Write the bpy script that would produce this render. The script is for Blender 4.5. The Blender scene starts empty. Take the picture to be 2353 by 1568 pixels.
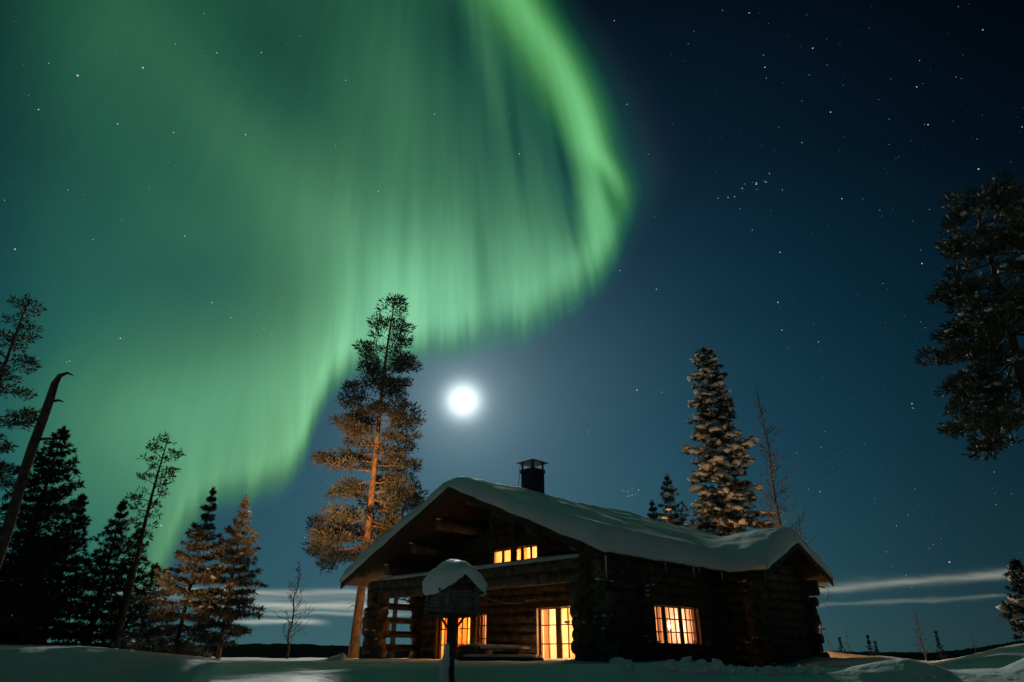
import bpy, math, random
import numpy as np
from mathutils import Vector, Matrix, noise as mnoise

S = bpy.context.scene
COL = S.collection
PI = math.pi
R = math.radians

# ------------------------------------------------------------------ camera
F_PX = 1491.0                      # focal length in the units of a 2353 px wide frame
PITCH = R(25.55)
CP, SP = math.cos(PITCH), math.sin(PITCH)
cam_d = bpy.data.cameras.new('camera')
cam_d.sensor_width = 36.0
cam_d.lens = 36.0 * F_PX / 2353.0
cam_d.clip_start = 0.05
cam_d.clip_end = 9000
cam = bpy.data.objects.new('camera', cam_d)
COL.objects.link(cam)
cam.location = (0, 0, 0)           # eye level is z = 0, the snow lies a little below it
cam.rotation_euler = (PI / 2 + PITCH, 0, 0)
S.camera = cam
S.view_settings.view_transform = 'Standard'
S.view_settings.look = 'None'
S.view_settings.exposure = 0.0
S.view_settings.gamma = 1.0
S.cycles.use_denoising = True
S.cycles.max_bounces = 6
S.cycles.diffuse_bounces = 3
S.cycles.transparent_max_bounces = 8
S.cycles.sample_clamp_indirect = 4.0

def lin(r, g, b):
    def f(c):
        c /= 255.0
        return c / 12.92 if c <= 0.04045 else ((c + 0.055) / 1.055) ** 2.4
    return (f(r), f(g), f(b), 1.0)

def sky_dir(px, py):
    """unit direction of a place on the sky"""
    v = Vector((px - 1176.0, F_PX * CP + (784.0 - py) * -SP, F_PX * SP + (784.0 - py) * CP))
    return v.normalized()

def at(px, py, Y):
    """point at forward distance Y seen in direction (px, py)"""
    v = sky_dir(px, py)
    return v * (Y / v.y)

# ------------------------------------------------------------------ sky (world)
W = bpy.data.worlds.new('World')
S.world = W
W.use_nodes = True
NT = W.node_tree
NT.nodes.clear()

class E:
    """a float socket of the sky shader with arithmetic"""
    def __init__(s, k): s.k = k
    def __add__(a, b): return M('ADD', a, b)
    def __radd__(a, b): return M('ADD', b, a)
    def __sub__(a, b): return M('SUBTRACT', a, b)
    def __rsub__(a, b): return M('SUBTRACT', b, a)
    def __mul__(a, b): return M('MULTIPLY', a, b)
    def __rmul__(a, b): return M('MULTIPLY', b, a)
    def __truediv__(a, b): return M('DIVIDE', a, b)

def plug(sock, v):
    if isinstance(v, E): NT.links.new(v.k, sock)
    else: sock.default_value = v

def M(op, *args):
    n = NT.nodes.new('ShaderNodeMath'); n.operation = op
    for i, a in enumerate(args): plug(n.inputs[i], a)
    return E(n.outputs[0])

def sstep(a, b, x):
    n = NT.nodes.new('ShaderNodeMapRange'); n.interpolation_type = 'SMOOTHSTEP'
    plug(n.inputs[0], x); plug(n.inputs[1], a); plug(n.inputs[2], b)
    n.inputs[3].default_value = 0; n.inputs[4].default_value = 1
    return E(n.outputs[0])

def curve(x, x0, x1, y0, y1, pts):
    n = NT.nodes.new('ShaderNodeFloatCurve')
    c = n.mapping.curves[0]
    P = [((a - x0) / (x1 - x0), (b - y0) / (y1 - y0)) for a, b in pts]
    c.points[0].location = P[0]; c.points[1].location = P[-1]
    for p in P[1:-1]: c.points.new(*p)
    n.mapping.update()
    plug(n.inputs[1], (x - x0) / (x1 - x0))
    return E(n.outputs[0]) * (y1 - y0) + y0

def gauss(X, Y, cx, cy, sx, sy, rot=0.0):
    dx, dy = X - cx, Y - cy
    c, s = math.cos(R(rot)), math.sin(R(rot))
    u = (dx * c + dy * s) / sx
    v = (dy * c - dx * s) / sy
    return M('POWER', math.e, (u * u + v * v) * -1.0)

def ramp(x, stops):
    n = NT.nodes.new('ShaderNodeValToRGB')
    e = n.color_ramp.elements
    e[0].position, e[0].color = stops[0]
    e[1].position, e[1].color = stops[-1]
    for p, c in stops[1:-1]:
        k = e.new(p); k.color = c
    plug(n.inputs[0], x)
    return n.outputs[0]

def comb(x, y, z):
    n = NT.nodes.new('ShaderNodeCombineXYZ')
    for i, a in enumerate((x, y, z)): plug(n.inputs[i], a)
    return n.outputs[0]

def noise_n(vec, scale, detail=2.0, rough=0.5):
    n = NT.nodes.new('ShaderNodeTexNoise')
    NT.links.new(vec, n.inputs['Vector'])
    n.inputs['Scale'].default_value = scale
    n.inputs['Detail'].default_value = detail
    n.inputs['Roughness'].default_value = rough
    return E(n.outputs['Fac'])

def vmath(op, a, b=None):
    n = NT.nodes.new('ShaderNodeVectorMath'); n.operation = op
    for i, s in enumerate((a, b)):
        if s is None: continue
        if isinstance(s, (tuple, Vector)): n.inputs[i].default_value = s
        else: NT.links.new(s, n.inputs[i])
    return n

def cadd(a, b):
    return vmath('ADD', a, b).outputs[0]

def cscale(c, f):
    n = NT.nodes.new('ShaderNodeVectorMath'); n.operation = 'SCALE'
    if isinstance(c, tuple): n.inputs[0].default_value = c[:3]
    else: NT.links.new(c, n.inputs[0])
    plug(n.inputs['Scale'], f)
    return n.outputs[0]

tc = NT.nodes.new('ShaderNodeTexCoord')
D = vmath('NORMALIZE', tc.outputs['Generated']).outputs[0]
dr = E(vmath('DOT_PRODUCT', D, (1, 0, 0)).outputs['Value'])
du = E(vmath('DOT_PRODUCT', D, (0, -SP, CP)).outputs['Value'])
df = E(vmath('DOT_PRODUCT', D, (0, CP, SP)).outputs['Value'])
dz = E(vmath('DOT_PRODUCT', D, (0, 0, 1)).outputs['Value'])
w_ = M('MAXIMUM', df, 0.12)
# sky chart: coordinates on the tangent plane of the northern sky
X = M('MINIMUM', M('MAXIMUM', dr / w_ * F_PX + 1176.0, -900.0), 3300.0)
Y = M('MINIMUM', M('MAXIMUM', du / w_ * -F_PX + 784.0, -1500.0), 2000.0)

# base night sky
base = ramp((Y + 200.0) / 1800.0, [
    (0.0, lin(3, 11, 19)), (0.11, lin(3, 14, 24)), (0.30, lin(5, 24, 38)), (0.5, lin(10, 42, 58)),
    (0.68, lin(21, 57, 73)), (0.83, lin(33, 69, 82)), (0.93, lin(46, 79, 84)), (1.0, lin(46, 78, 80))])
side = 1.34 - sstep(1420.0, 2450.0, X) * 0.82
base = cscale(base, side)
# moonlit air round the moon
mdir = sky_dir(1064, 921)
ang = M('ARCCOSINE', M('MINIMUM', E(vmath('DOT_PRODUCT', D, tuple(mdir)).outputs['Value']), 0.999999)) * (180 / PI)
g1 = M('POWER', math.e, ang * ang * (-1 / (14.0 ** 2)))
g2 = M('POWER', math.e, ang * (-1 / 2.4))
g3 = M('POWER', math.e, ang * ang * (-1 / (1.32 ** 2)))
glow = cadd(cscale((0.047, 0.076, 0.090), g1), cadd(cscale((0.30, 0.38, 0.40), g2), cscale((1.25, 1.38, 1.42), g3)))

# aurora: outer arc on the right, lower hem running down to the left
ye = curve(X, -500, 2853, -600, 2000, [
    (-500, 1950), (150, 1800), (280, 1560), (345, 1400), (375, 1345), (400, 1290), (430, 1232), (480, 1190), (560, 1166),
    (640, 1138), (690, 1085), (712, 1020), (738, 950), (785, 890), (860, 858), (950, 842), (1050, 835), (1120, 825),
    (1200, 800), (1330, 720), (1420, 630), (1475, 545), (1530, 480), (1700, 300), (2853, -500)])
xe = curve(Y, -1500, 2000, 500, 1600, [
    (-1500, 600), (-600, 1020), (0, 1310), (150, 1402), (300, 1468), (420, 1500), (520, 1502), (620, 1490), (800, 1490), (2000, 1500)])
d1 = ye - Y
d2 = xe - X
# rays fan out from the magnetic zenith
rx, ry = X - 1010.0, Y + 1000.0
fan = M('ARCTAN2', rx, ry)
dist = M('SQRT', rx * rx + ry * ry)
ray = noise_n(comb(fan * 34.0, dist * 0.0013, 0.0), 1.0, 3.0, 0.55)
ray2 = noise_n(comb(fan * 75.0, dist * 0.0016, 3.7), 1.0, 2.0, 0.5)
blob = noise_n(comb(X * 0.0022, Y * 0.0018, 1.3), 1.0, 2.0, 0.5)
hem = curve(X, -500, 2853, 0, 1, [(-500, .1), (200, .15), (340, .55), (390, .72), (430, .62), (520, .50), (600, .62), (690, .9), (780, .95), (880, .88),
                                   (1000, .86), (1080, .72), (1130, .66), (1200, .80), (1300, .74), (1400, .45), (1475, .2), (2853, 0)])
fall = curve(X, -500, 2853, 0, 400, [(-500, 300), (330, 130), (420, 110), (520, 140), (650, 220), (760, 240), (900, 260), (1100, 240), (1300, 170), (1450, 110), (2853, 100)])
pill = noise_n(comb(X * 0.016, Y * 0.0011, 5.0), 1.0, 3.0, 0.6)
e1 = sstep(-32.0, 104.0 + sstep(900.0, 1150.0, X) * 40.0, d1 + (ray2 - 0.5) * 30.0 + (pill - 0.5) * 36.0)
e2 = sstep(-50.0, 125.0, d2)
hemI = hem * (0.45 + pill * 1.1) * M('POWER', math.e, M('MAXIMUM', d1, 0.0) * -1.0 / fall)
arcA = curve(Y, -1500, 2000, 0, 1, [(-1500, .5), (-300, .75), (0, .74), (250, .76), (400, .62), (480, .36), (600, .16), (760, .04), (2000, 0)])
ad = d2 - (118.0 - sstep(330.0, 440.0, Y) * 38.0)
arcW = 72.0 - sstep(-100.0, 200.0, Y) * 14.0 - sstep(150.0, 430.0, Y) * 27.0 + sstep(0.0, 60.0, ad) * 16.0
arcI = arcA * M('POWER', math.e, ad * ad / (arcW * arcW) * -1.0)
arm = gauss(X, Y, 1364, 470, 34, 135, -8.0) * 0.40 + gauss(X, Y, 1340, 620, 60, 70, 25.0) * 0.16
inner = (0.215 + (blob - 0.5) * 0.12
         + gauss(X, Y, 560, 330, 100, 420, -40.0) * 0.10 + gauss(X, Y, 290, 260, 120, 300, -25.0) * 0.05
         - gauss(X, Y, 700, 190, 62, 270, -36.0) * 0.02 + gauss(X, Y, 900, 170, 70, 230, -15.0) * 0.05
         + gauss(X, Y, 680, 540, 270, 240, -25.0) * 0.12 + gauss(X, Y, 640, 870, 420, 140, -8.0) * 0.14
         + gauss(X, Y, 400, 1020, 330, 210, 0) * 0.26 - gauss(X, Y, 480, 640, 170, 80, 0) * 0.04
         + gauss(X, Y, 1170, 660, 230, 170, 20.0) * 0.22 + gauss(X, Y, 935, 670, 105, 130, 30.0) * 0.17
         - gauss(X, Y, 1060, 90, 60, 150, -14.0) * 0.07 - gauss(X, Y, 1184, 330, 15, 150, -9.0) * 0.12
         - gauss(X, Y, 1250, 300, 44, 230, -17.0) * 0.045
         - gauss(X, Y, 1300, 400, 13, 170, -14.0) * 0.12 - gauss(X, Y, 1316, 530, 9, 90, -14.0) * 0.12
         - gauss(X, Y, 1112, 640, 22, 150, -4.0) * 0.14 - gauss(X, Y, 1405, 455, 16, 70, -25.0) * 0.14
         + gauss(X, Y, 1118, 130, 30, 190, -14.0) * 0.13)
leftd = 0.52 + 0.48 * sstep(-120.0, 200.0, X)
inner = inner * leftd
rayz = 0.25 + 0.75 * M('MAXIMUM', sstep(560.0, 1150.0, X), sstep(330.0, 60.0, d1))
rays = 1.0 + ((ray - 0.5) * 0.38 + (ray2 - 0.5) * 0.14) * rayz * (1.0 - sstep(420.0, 60.0, Y) * sstep(260.0, 120.0, d2) * 0.6)
far_l = 1.0 - sstep(1250.0, 1650.0, Y) * 0.35
I = M('MAXIMUM', (inner + hemI * 0.66 + arcI * 0.72 + arm * 0.85) * rays * e1 * e2 * far_l, 0.0)
fringe = gauss(d2, Y, -10, 330, 60, 330, 0) * e1
aur = ramp(I, [(0.0, (0, 0, 0, 1)), (0.10, (0.002, 0.020, 0.013, 1)), (0.25, (0.016, 0.094, 0.047, 1)), (0.42, (0.050, 0.188, 0.087, 1)),
               (0.62, (0.110, 0.35, 0.165, 1)), (0.85, (0.19, 0.55, 0.28, 1)), (1.0, (0.27, 0.65, 0.31, 1))])
cover = 1.0 - sstep(0.0, 0.45, I) * 0.55
air = cscale(cadd(base, glow), cover)
aur = vmath('MAXIMUM', cadd(cadd(aur, cscale((-0.035, -0.015, -0.095), (arcI + arm) * e1 * e2)), cscale((0.05, 0.02, -0.06), hemI * e1 * (1.0 - sstep(600.0, 900.0, X)))), (0, 0, 0)).outputs[0]
front = cadd(cadd(air, aur), cscale((0.004, 0.005, 0.008), fringe))

# thin moonlit cloud streaks low over the horizon
wob = noise_n(comb(X * 0.004, Y * 0.02, 8.0), 1.0, 3.0, 0.55)
wob2 = noise_n(comb(X * 0.0045, Y * 0.07, 2.0), 1.0, 5.0, 0.65)
def streak(yc, th, x0, x1, x2, x3, slope, amp):
    yy = Y - yc - (X - 500.0) * slope + (wob - 0.5) * 30.0
    return M('POWER', math.e, yy * yy * (-1 / (th * th))) * sstep(x0, x1, X) * (1.0 - sstep(x2, x3, X)) * (0.1 + wob2 * 1.8) * amp
cl = (streak(1358, 7, 180, 270, 840, 1000, .012, .17) + streak(1390, 8, 440, 620, 900, 1100, .008, .26) + streak(1427, 6, 480, 590, 690, 770, .02, .28)
      + streak(1374, 6, 300, 420, 900, 1050, .0, .07) + streak(1408, 5, 560, 640, 860, 1000, .012, .14) + streak(1384, 16, 250, 420, 900, 1100, .01, .022)
      + streak(1354 + 120, 8, 1750, 1850, 2360, 2700, -.0855, .115) + streak(1389 + 62, 4.5, 1750, 1850, 2250, 2420, -.0440, .058)
      + streak(1354 + 108, 14, 1750, 1850, 2400, 2800, -.0800, .016))
front = cadd(front, cscale((1.22, 1.16, 0.92), cl))

# the rest of the sky, overhead and behind
back = cscale((0.0045, 0.018, 0.020), 0.5 + 0.5 * sstep(-0.1, 0.6, dz))
m = sstep(0.12, 0.45, df)
out = cadd(cscale(front, m), cscale(back, 1.0 - m))
bg = NT.nodes.new('ShaderNodeBackground')
NT.links.new(out, bg.inputs['Color'])
bg.inputs['Strength'].default_value = 1.0
wo = NT.nodes.new('ShaderNodeOutputWorld')
NT.links.new(bg.outputs[0], wo.inputs['Surface'])
W.cycles.sampling_method = 'MANUAL'
W.cycles.sample_map_resolution = 512

# ------------------------------------------------------------------ warm yard lights outside the frame (they light the trees)
def spot(name, loc, target, energy, half, blend):
    l = bpy.data.lights.new(name, 'SPOT')
    l.energy = energy; l.color = (1.0, 0.52, 0.20); l.spot_size = R(half * 2); l.spot_blend = blend; l.shadow_soft_size = 0.12
    o = bpy.data.objects.new(name, l); COL.objects.link(o)
    o.location = loc
    o.rotation_euler = (Vector(target) - Vector(loc)).to_track_quat('-Z', 'Y').to_euler()
    return o
spot('yard_light', (-16.0, 13.0, 1.0), (-11.7, 26.0, 2.6), 6500, 8.0, 0.9)

spot('yard_light', (-9.6, 12.0, 0.4), (-7.8, 34.0, 8.2), 36000, 11.0, 1.0)

# ------------------------------------------------------------------ materials
def mat(name, base, rough=0.8, noise_scale=None, var=0.25, bump=0.0, bump_scale=None, stretch=None, metal=0.0, spec=0.3, emit=None, emit_s=0.0, second=None, trans=0.0):
    m = bpy.data.materials.new(name)
    m.use_nodes = True
    nt = m.node_tree
    p = nt.nodes['Principled BSDF']
    p.inputs['Roughness'].default_value = rough
    p.inputs['Metallic'].default_value = metal
    p.inputs['Specular IOR Level'].default_value = spec
    base = tuple(base) + (1.0,)
    p.inputs['Base Color'].default_value = base
    t = nt.nodes.new('ShaderNodeTexCoord')
    vec = t.outputs['Object']
    if stretch:
        mp = nt.nodes.new('ShaderNodeMapping')
        mp.inputs['Scale'].default_value = stretch
        nt.links.new(vec, mp.inputs[0]); vec = mp.outputs[0]
    if noise_scale:
        n = nt.nodes.new('ShaderNodeTexNoise')
        n.inputs['Scale'].default_value = noise_scale; n.inputs['Detail'].default_value = 5
        n.inputs['Roughness'].default_value = 0.6
        nt.links.new(vec, n.inputs['Vector'])
        r = nt.nodes.new('ShaderNodeValToRGB')
        c2 = tuple(second) + (1.0,) if second else tuple(min(1, c * (1 + var)) for c in base[:3]) + (1.0,)
        c1 = tuple(c * (1 - var) for c in base[:3]) + (1.0,)
        r.color_ramp.elements[0].position = 0.32; r.color_ramp.elements[0].color = c1
        r.color_ramp.elements[1].position = 0.68; r.color_ramp.elements[1].color = c2
        nt.links.new(n.outputs['Fac'], r.inputs[0])
        nt.links.new(r.outputs[0], p.inputs['Base Color'])
    if bump:
        b = nt.nodes.new('ShaderNodeTexNoise')
        b.inputs['Scale'].default_value = bump_scale or 8; b.inputs['Detail'].default_value = 6
        nt.links.new(vec, b.inputs['Vector'])
        bn = nt.nodes.new('ShaderNodeBump'); bn.inputs['Strength'].default_value = bump; bn.inputs['Distance'].default_value = 0.05
        nt.links.new(b.outputs['Fac'], bn.inputs['Height']); nt.links.new(bn.outputs[0], p.inputs['Normal'])
    if emit:
        p.inputs['Emission Color'].default_value = tuple(emit) + (1.0,)
        p.inputs['Emission Strength'].default_value = emit_s
    return m

SNOW = mat('snow', (0.80, 0.84, 0.86), 0.65, 1.2, 0.05, 0.35, 9.0, spec=0.25)
GSNOW = mat('ground_snow', (0.80, 0.84, 0.86), 0.7, 0.9, 0.09, 0.9, 5.0, spec=0.25)
LOGS = mat('weathered_log', (0.075, 0.050, 0.033), 0.85, 4.0, 0.5, 0.9, 16.0, second=(0.17, 0.12, 0.085))
BEAM = mat('beam_log', (0.13, 0.09, 0.06), 0.85, 4.0, 0.5, 0.9, 16.0, second=(0.27, 0.20, 0.14))
GREYLOG = mat('grey_log', (0.17, 0.165, 0.15), 0.85, 9.0, 0.4, 0.5, 30.0)
PALE = mat('pale_wall', (0.72, 0.50, 0.32), 0.7, 3.0, 0.1)
PLANK = mat('roof_board', (0.075, 0.05, 0.035), 0.85, 4.0, 0.4, 0.4, 18.0)
FRAME = mat('window_wood', (0.10, 0.05, 0.025), 0.6, 6.0, 0.3)
METAL = mat('chimney_metal', (0.03, 0.03, 0.032), 0.55, 5.0, 0.3, metal=0.3)
ROOM = mat('pine_panelling', (0.55, 0.33, 0.16), 0.7, 5.0, 0.2, stretch=(8, 8, 0.6))
BARK_P = mat('pine_bark', (0.27, 0.15, 0.078), 0.9, 9.0, 0.6, 0.9, 12.0, stretch=(1, 1, 0.35))
BARK_D = mat('dark_bark', (0.07, 0.055, 0.045), 0.9, 6.0, 0.4, 0.6, 14.0)
BARK_G = mat('grey_bark', (0.12, 0.10, 0.085), 0.9, 6.0, 0.4)
NEED_P = mat('pine_needles', (0.045, 0.056, 0.026), 0.7, 1.6, 0.35, second=(0.13, 0.125, 0.08))
NEED_S = mat('spruce_needles', (0.030, 0.042, 0.024), 0.75, 1.4, 0.35)
NEED_F = mat('frosted_needles', (0.070, 0.080, 0.055), 0.75, 2.0, 0.5, second=(0.26, 0.25, 0.22))
NEED_L = mat('frosted_pine_needles', (0.050, 0.060, 0.030), 0.75, 1.0, 0.4, second=(0.17, 0.165, 0.135))
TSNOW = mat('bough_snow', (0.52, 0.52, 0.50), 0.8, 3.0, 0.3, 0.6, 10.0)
HILLM = mat('forest_hill', (0.03, 0.042, 0.04), 0.95, 0.05, 0.3)
ICE = mat('ice', (0.75, 0.82, 0.85), 0.15, spec=0.6)
ROPE = mat('rope', (0.42, 0.33, 0.25), 0.9)

def glass_mat():
    m = bpy.data.materials.new('window_glass'); m.use_nodes = True
    nt = m.node_tree; nt.nodes.clear()
    a = nt.nodes.new('ShaderNodeBsdfTransparent'); g = nt.nodes.new('ShaderNodeBsdfGlossy')
    g.inputs['Roughness'].default_value = 0.05
    mx = nt.nodes.new('ShaderNodeMixShader'); mx.inputs[0].default_value = 0.05
    o = nt.nodes.new('ShaderNodeOutputMaterial')
    nt.links.new(a.outputs[0], mx.inputs[1]); nt.links.new(g.outputs[0], mx.inputs[2]); nt.links.new(mx.outputs[0], o.inputs[0])
    return m
GLASS = glass_mat()

def cloth_mat(name, c):
    m = bpy.data.materials.new(name); m.use_nodes = True
    nt = m.node_tree; nt.nodes.clear()
    a = nt.nodes.new('ShaderNodeBsdfDiffuse'); b = nt.nodes.new('ShaderNodeBsdfTranslucent')
    t = nt.nodes.new('ShaderNodeTexCoord'); n = nt.nodes.new('ShaderNodeTexNoise'); n.inputs['Scale'].default_value = 9
    r = nt.nodes.new('ShaderNodeValToRGB')
    r.color_ramp.elements[0].color = tuple(x * 0.7 for x in c) + (1,); r.color_ramp.elements[1].color = tuple(c) + (1,)
    nt.links.new(t.outputs['Object'], n.inputs['Vector']); nt.links.new(n.outputs['Fac'], r.inputs[0])
    nt.links.new(r.outputs[0], a.inputs[0]); nt.links.new(r.outputs[0], b.inputs[0])
    mx = nt.nodes.new('ShaderNodeMixShader'); mx.inputs[0].default_value = 0.6
    o = nt.nodes.new('ShaderNodeOutputMaterial')
    nt.links.new(a.outputs[0], mx.inputs[1]); nt.links.new(b.outputs[0], mx.inputs[2]); nt.links.new(mx.outputs[0], o.inputs[0])
    return m
CURT_O = cloth_mat('orange_curtain', (0.75, 0.30, 0.10))
CURT_W = cloth_mat('pale_curtain', (0.85, 0.62, 0.50))

def glow_mat(name, c, s, sampled=True):
    m = bpy.data.materials.new(name); m.use_nodes = True
    nt = m.node_tree; nt.nodes.clear()
    e = nt.nodes.new('ShaderNodeEmission'); e.inputs[0].default_value = tuple(c) + (1,); e.inputs[1].default_value = s
    o = nt.nodes.new('ShaderNodeOutputMaterial'); nt.links.new(e.outputs[0], o.inputs[0])
    if not sampled: m.cycles.emission_sampling = 'NONE'
    return m
LAMP = glow_mat('lamp_glow', (1.0, 0.57, 0.19), 720.0)
LAMP_W = glow_mat('white_lamp_glow', (1.0, 0.60, 0.27), 620.0)
LAMP_S = glow_mat('soft_lamp_glow', (1.0, 0.62, 0.40), 260.0)
LANTERN = glow_mat('lantern_glow', (1.0, 0.42, 0.08), 260.0)
LANTERN_L = glow_mat('loft_lantern_glow', (1.0, 0.45, 0.12), 70.0)
LANTERN_P = glow_mat('side_lantern_glow', (1.0, 0.50, 0.18), 620.0)
LANTERN_B = glow_mat('back_lantern_glow', (1.0, 0.47, 0.15), 3000.0)
MOON = glow_mat('moon_light', (1.0, 0.97, 0.90), 2300.0)
STAR_W = glow_mat('warm_star_light', (1.0, 0.86, 0.70), 0.75, False)
STAR_D = glow_mat('dim_star_light', (0.75, 0.92, 1.0), 0.38, False)
STAR = glow_mat('star_light', (0.75, 0.90, 1.0), 0.85, False)

# ------------------------------------------------------------------ mesh helpers
class MB:
    def __init__(s): s.v = []; s.f = []; s.n = 0
    def add(s, verts, faces):
        k = s.n
        s.v.append(np.asarray(verts, dtype=float).reshape(-1, 3))
        s.f.extend([tuple(i + k for i in f) for f in faces])
        s.n += len(verts)
    def box(s, lo, hi):
        x0, y0, z0 = lo; x1, y1, z1 = hi
        s.add([(x0, y0, z0), (x1, y0, z0), (x1, y1, z0), (x0, y1, z0), (x0, y0, z1), (x1, y0, z1), (x1, y1, z1), (x0, y1, z1)],
              [(3, 2, 1, 0), (4, 5, 6, 7), (0, 1, 5, 4), (1, 2, 6, 5), (2, 3, 7, 6), (3, 0, 4, 7)])
    def tube(s, pts, rad, sides=8, cap=True):
        P = [Vector(p) for p in pts]; n = len(P)
        if not hasattr(rad, '__len__'): rad = [rad] * n
        ref = None; V = []
        for i in range(n):
            t = (P[min(i + 1, n - 1)] - P[max(i - 1, 0)]).normalized()
            if ref is None:
                ref = Vector((0, 0, 1)) if abs(t.z) < 0.9 else Vector((1, 0, 0))
            a = t.cross(ref).normalized(); b = a.cross(t).normalized(); ref = b
            for k in range(sides):
                th = 2 * PI * k / sides
                V.append(P[i] + (a * math.cos(th) + b * math.sin(th)) * rad[i])
        Fs = []
        for i in range(n - 1):
            for k in range(sides):
                k2 = (k + 1) % sides
                Fs.append((i * sides + k, i * sides + k2, (i + 1) * sides + k2, (i + 1) * sides + k))
        if cap:
            Fs.append(tuple(range(sides))[::-1]); Fs.append(tuple((n - 1) * sides + k for k in range(sides)))
        s.add([tuple(v) for v in V], Fs)
    def prism(s, poly, d):
        """polygon (3-D points) extruded by vector d"""
        n = len(poly); d = Vector(d)
        V = [Vector(p) for p in poly] + [Vector(p) + d for p in poly]
        s.add([tuple(v) for v in V], [tuple(range(n))[::-1], tuple(range(n, 2 * n))] + [(i, (i + 1) % n, n + (i + 1) % n, n + i) for i in range(n)])
    def build(s, name, m, parent=None, smooth=False):
        me = bpy.data.meshes.new(name)
        V = np.concatenate(s.v) if s.v else np.zeros((0, 3))
        me.from_pydata(V.tolist(), [], s.f)
        me.materials.append(m)
        if smooth: me.polygons.foreach_set('use_smooth', [True] * len(me.polygons))
        me.update()
        o = bpy.data.objects.new(name, me); COL.objects.link(o)
        if parent: o.parent = parent
        return o

def ico(sub):
    import bmesh
    b = bmesh.new(); bmesh.ops.create_icosphere(b, subdivisions=sub, radius=1.0)
    v = np.array([tuple(x.co) for x in b.verts]); f = [tuple(x.index for x in fc.verts) for fc in b.faces]
    b.free(); return v, f
ICO1, ICO2, ICO3 = ico(1), ico(2), ico(3)

def lump(mb, c, r, rng, kind=ICO2, amp=0.25):
    v, f = kind
    r = np.array(r if hasattr(r, '__len__') else (r, r, r))
    o = rng.uniform(0, 50, 3)
    k = np.array([1 + amp * mnoise.noise(Vector(x * 1.6 + o)) * 1.6 for x in v])
    mb.add(v * k[:, None] * r + np.array(c), f)

def tag(o, label=None, cat=None, group=None, kind=None):
    if label: o['label'] = label
    if cat: o['category'] = cat
    if group: o['group'] = group
    if kind: o['kind'] = kind
    return o

def empty(name, loc, label, cat, group=None, rz=0.0):
    o = bpy.data.objects.new(name, None); COL.objects.link(o)
    o.location = loc; o.rotation_euler = (0, 0, rz); o.empty_display_size = 0.3
    return tag(o, label, cat, group)

def smooth(a, b, x):
    t = np.clip((np.asarray(x, dtype=float) - a) / (b - a), 0, 1)
    return t * t * (3 - 2 * t)

# ------------------------------------------------------------------ terrain
CREST = [(-2.0, 0.22), (-0.75, 0.21), (-0.60, 0.19), (-0.53, 0.03), (-0.45, -0.15), (-0.40, -0.27), (-0.25, -0.30), (0.0, -0.25),
         (0.10, -0.24), (0.27, -0.27), (0.33, -0.45), (0.39, -0.35), (0.42, -0.22), (0.46, -0.25), (0.51, -0.20), (0.555, -0.36), (0.58, -0.42),
         (0.62, -0.24), (0.68, 0.10), (0.715, 0.22), (0.9, 0.4), (2.0, 0.5)]
CA, CZ = np.array([c[0] for c in CREST]), np.array([c[1] for c in CREST])
def fbm(x, y, s, seed, octv=3):
    t = 0; a = 1
    for k in range(octv):
        t += a * mnoise.noise(Vector((x / s + seed, y / s - seed, seed * 0.37))); s *= 0.5; a *= 0.5
    return t
BANK = [(-3000, 1700), (510, 1640), (560, 1592), (600, 1566), (630, 1552), (690, 1542), (800, 1534), (1000, 1531), (1200, 1528), (1400, 1524), (1560, 1520), (1640, 1522), (1668, 1545), (1700, 1560),
        (1800, 1562), (1890, 1552), (1950, 1530), (2030, 1515), (2080, 1510), (2140, 1525), (2205, 1556), (2240, 1550), (2300, 1530), (2353, 1507), (2500, 1480), (4000, 1450)]
BA = np.array([(b[0] - 1176) / F_PX * CP for b in BANK]); BZ = np.array([11.0 * math.tan(PITCH - math.atan((b[1] - 784) / F_PX)) for b in BANK])
LBANK = [(-3000, 1478), (0, 1488), (200, 1490), (300, 1498), (380, 1508), (470, 1530), (520, 1560), (560, 1600), (800, 1800)]
LA = np.array([(b[0] - 1176) / F_PX * CP for b in LBANK]); LZ = np.array([21.0 * math.tan(PITCH - math.atan((b[1] - 784) / F_PX)) for b in LBANK])
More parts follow.
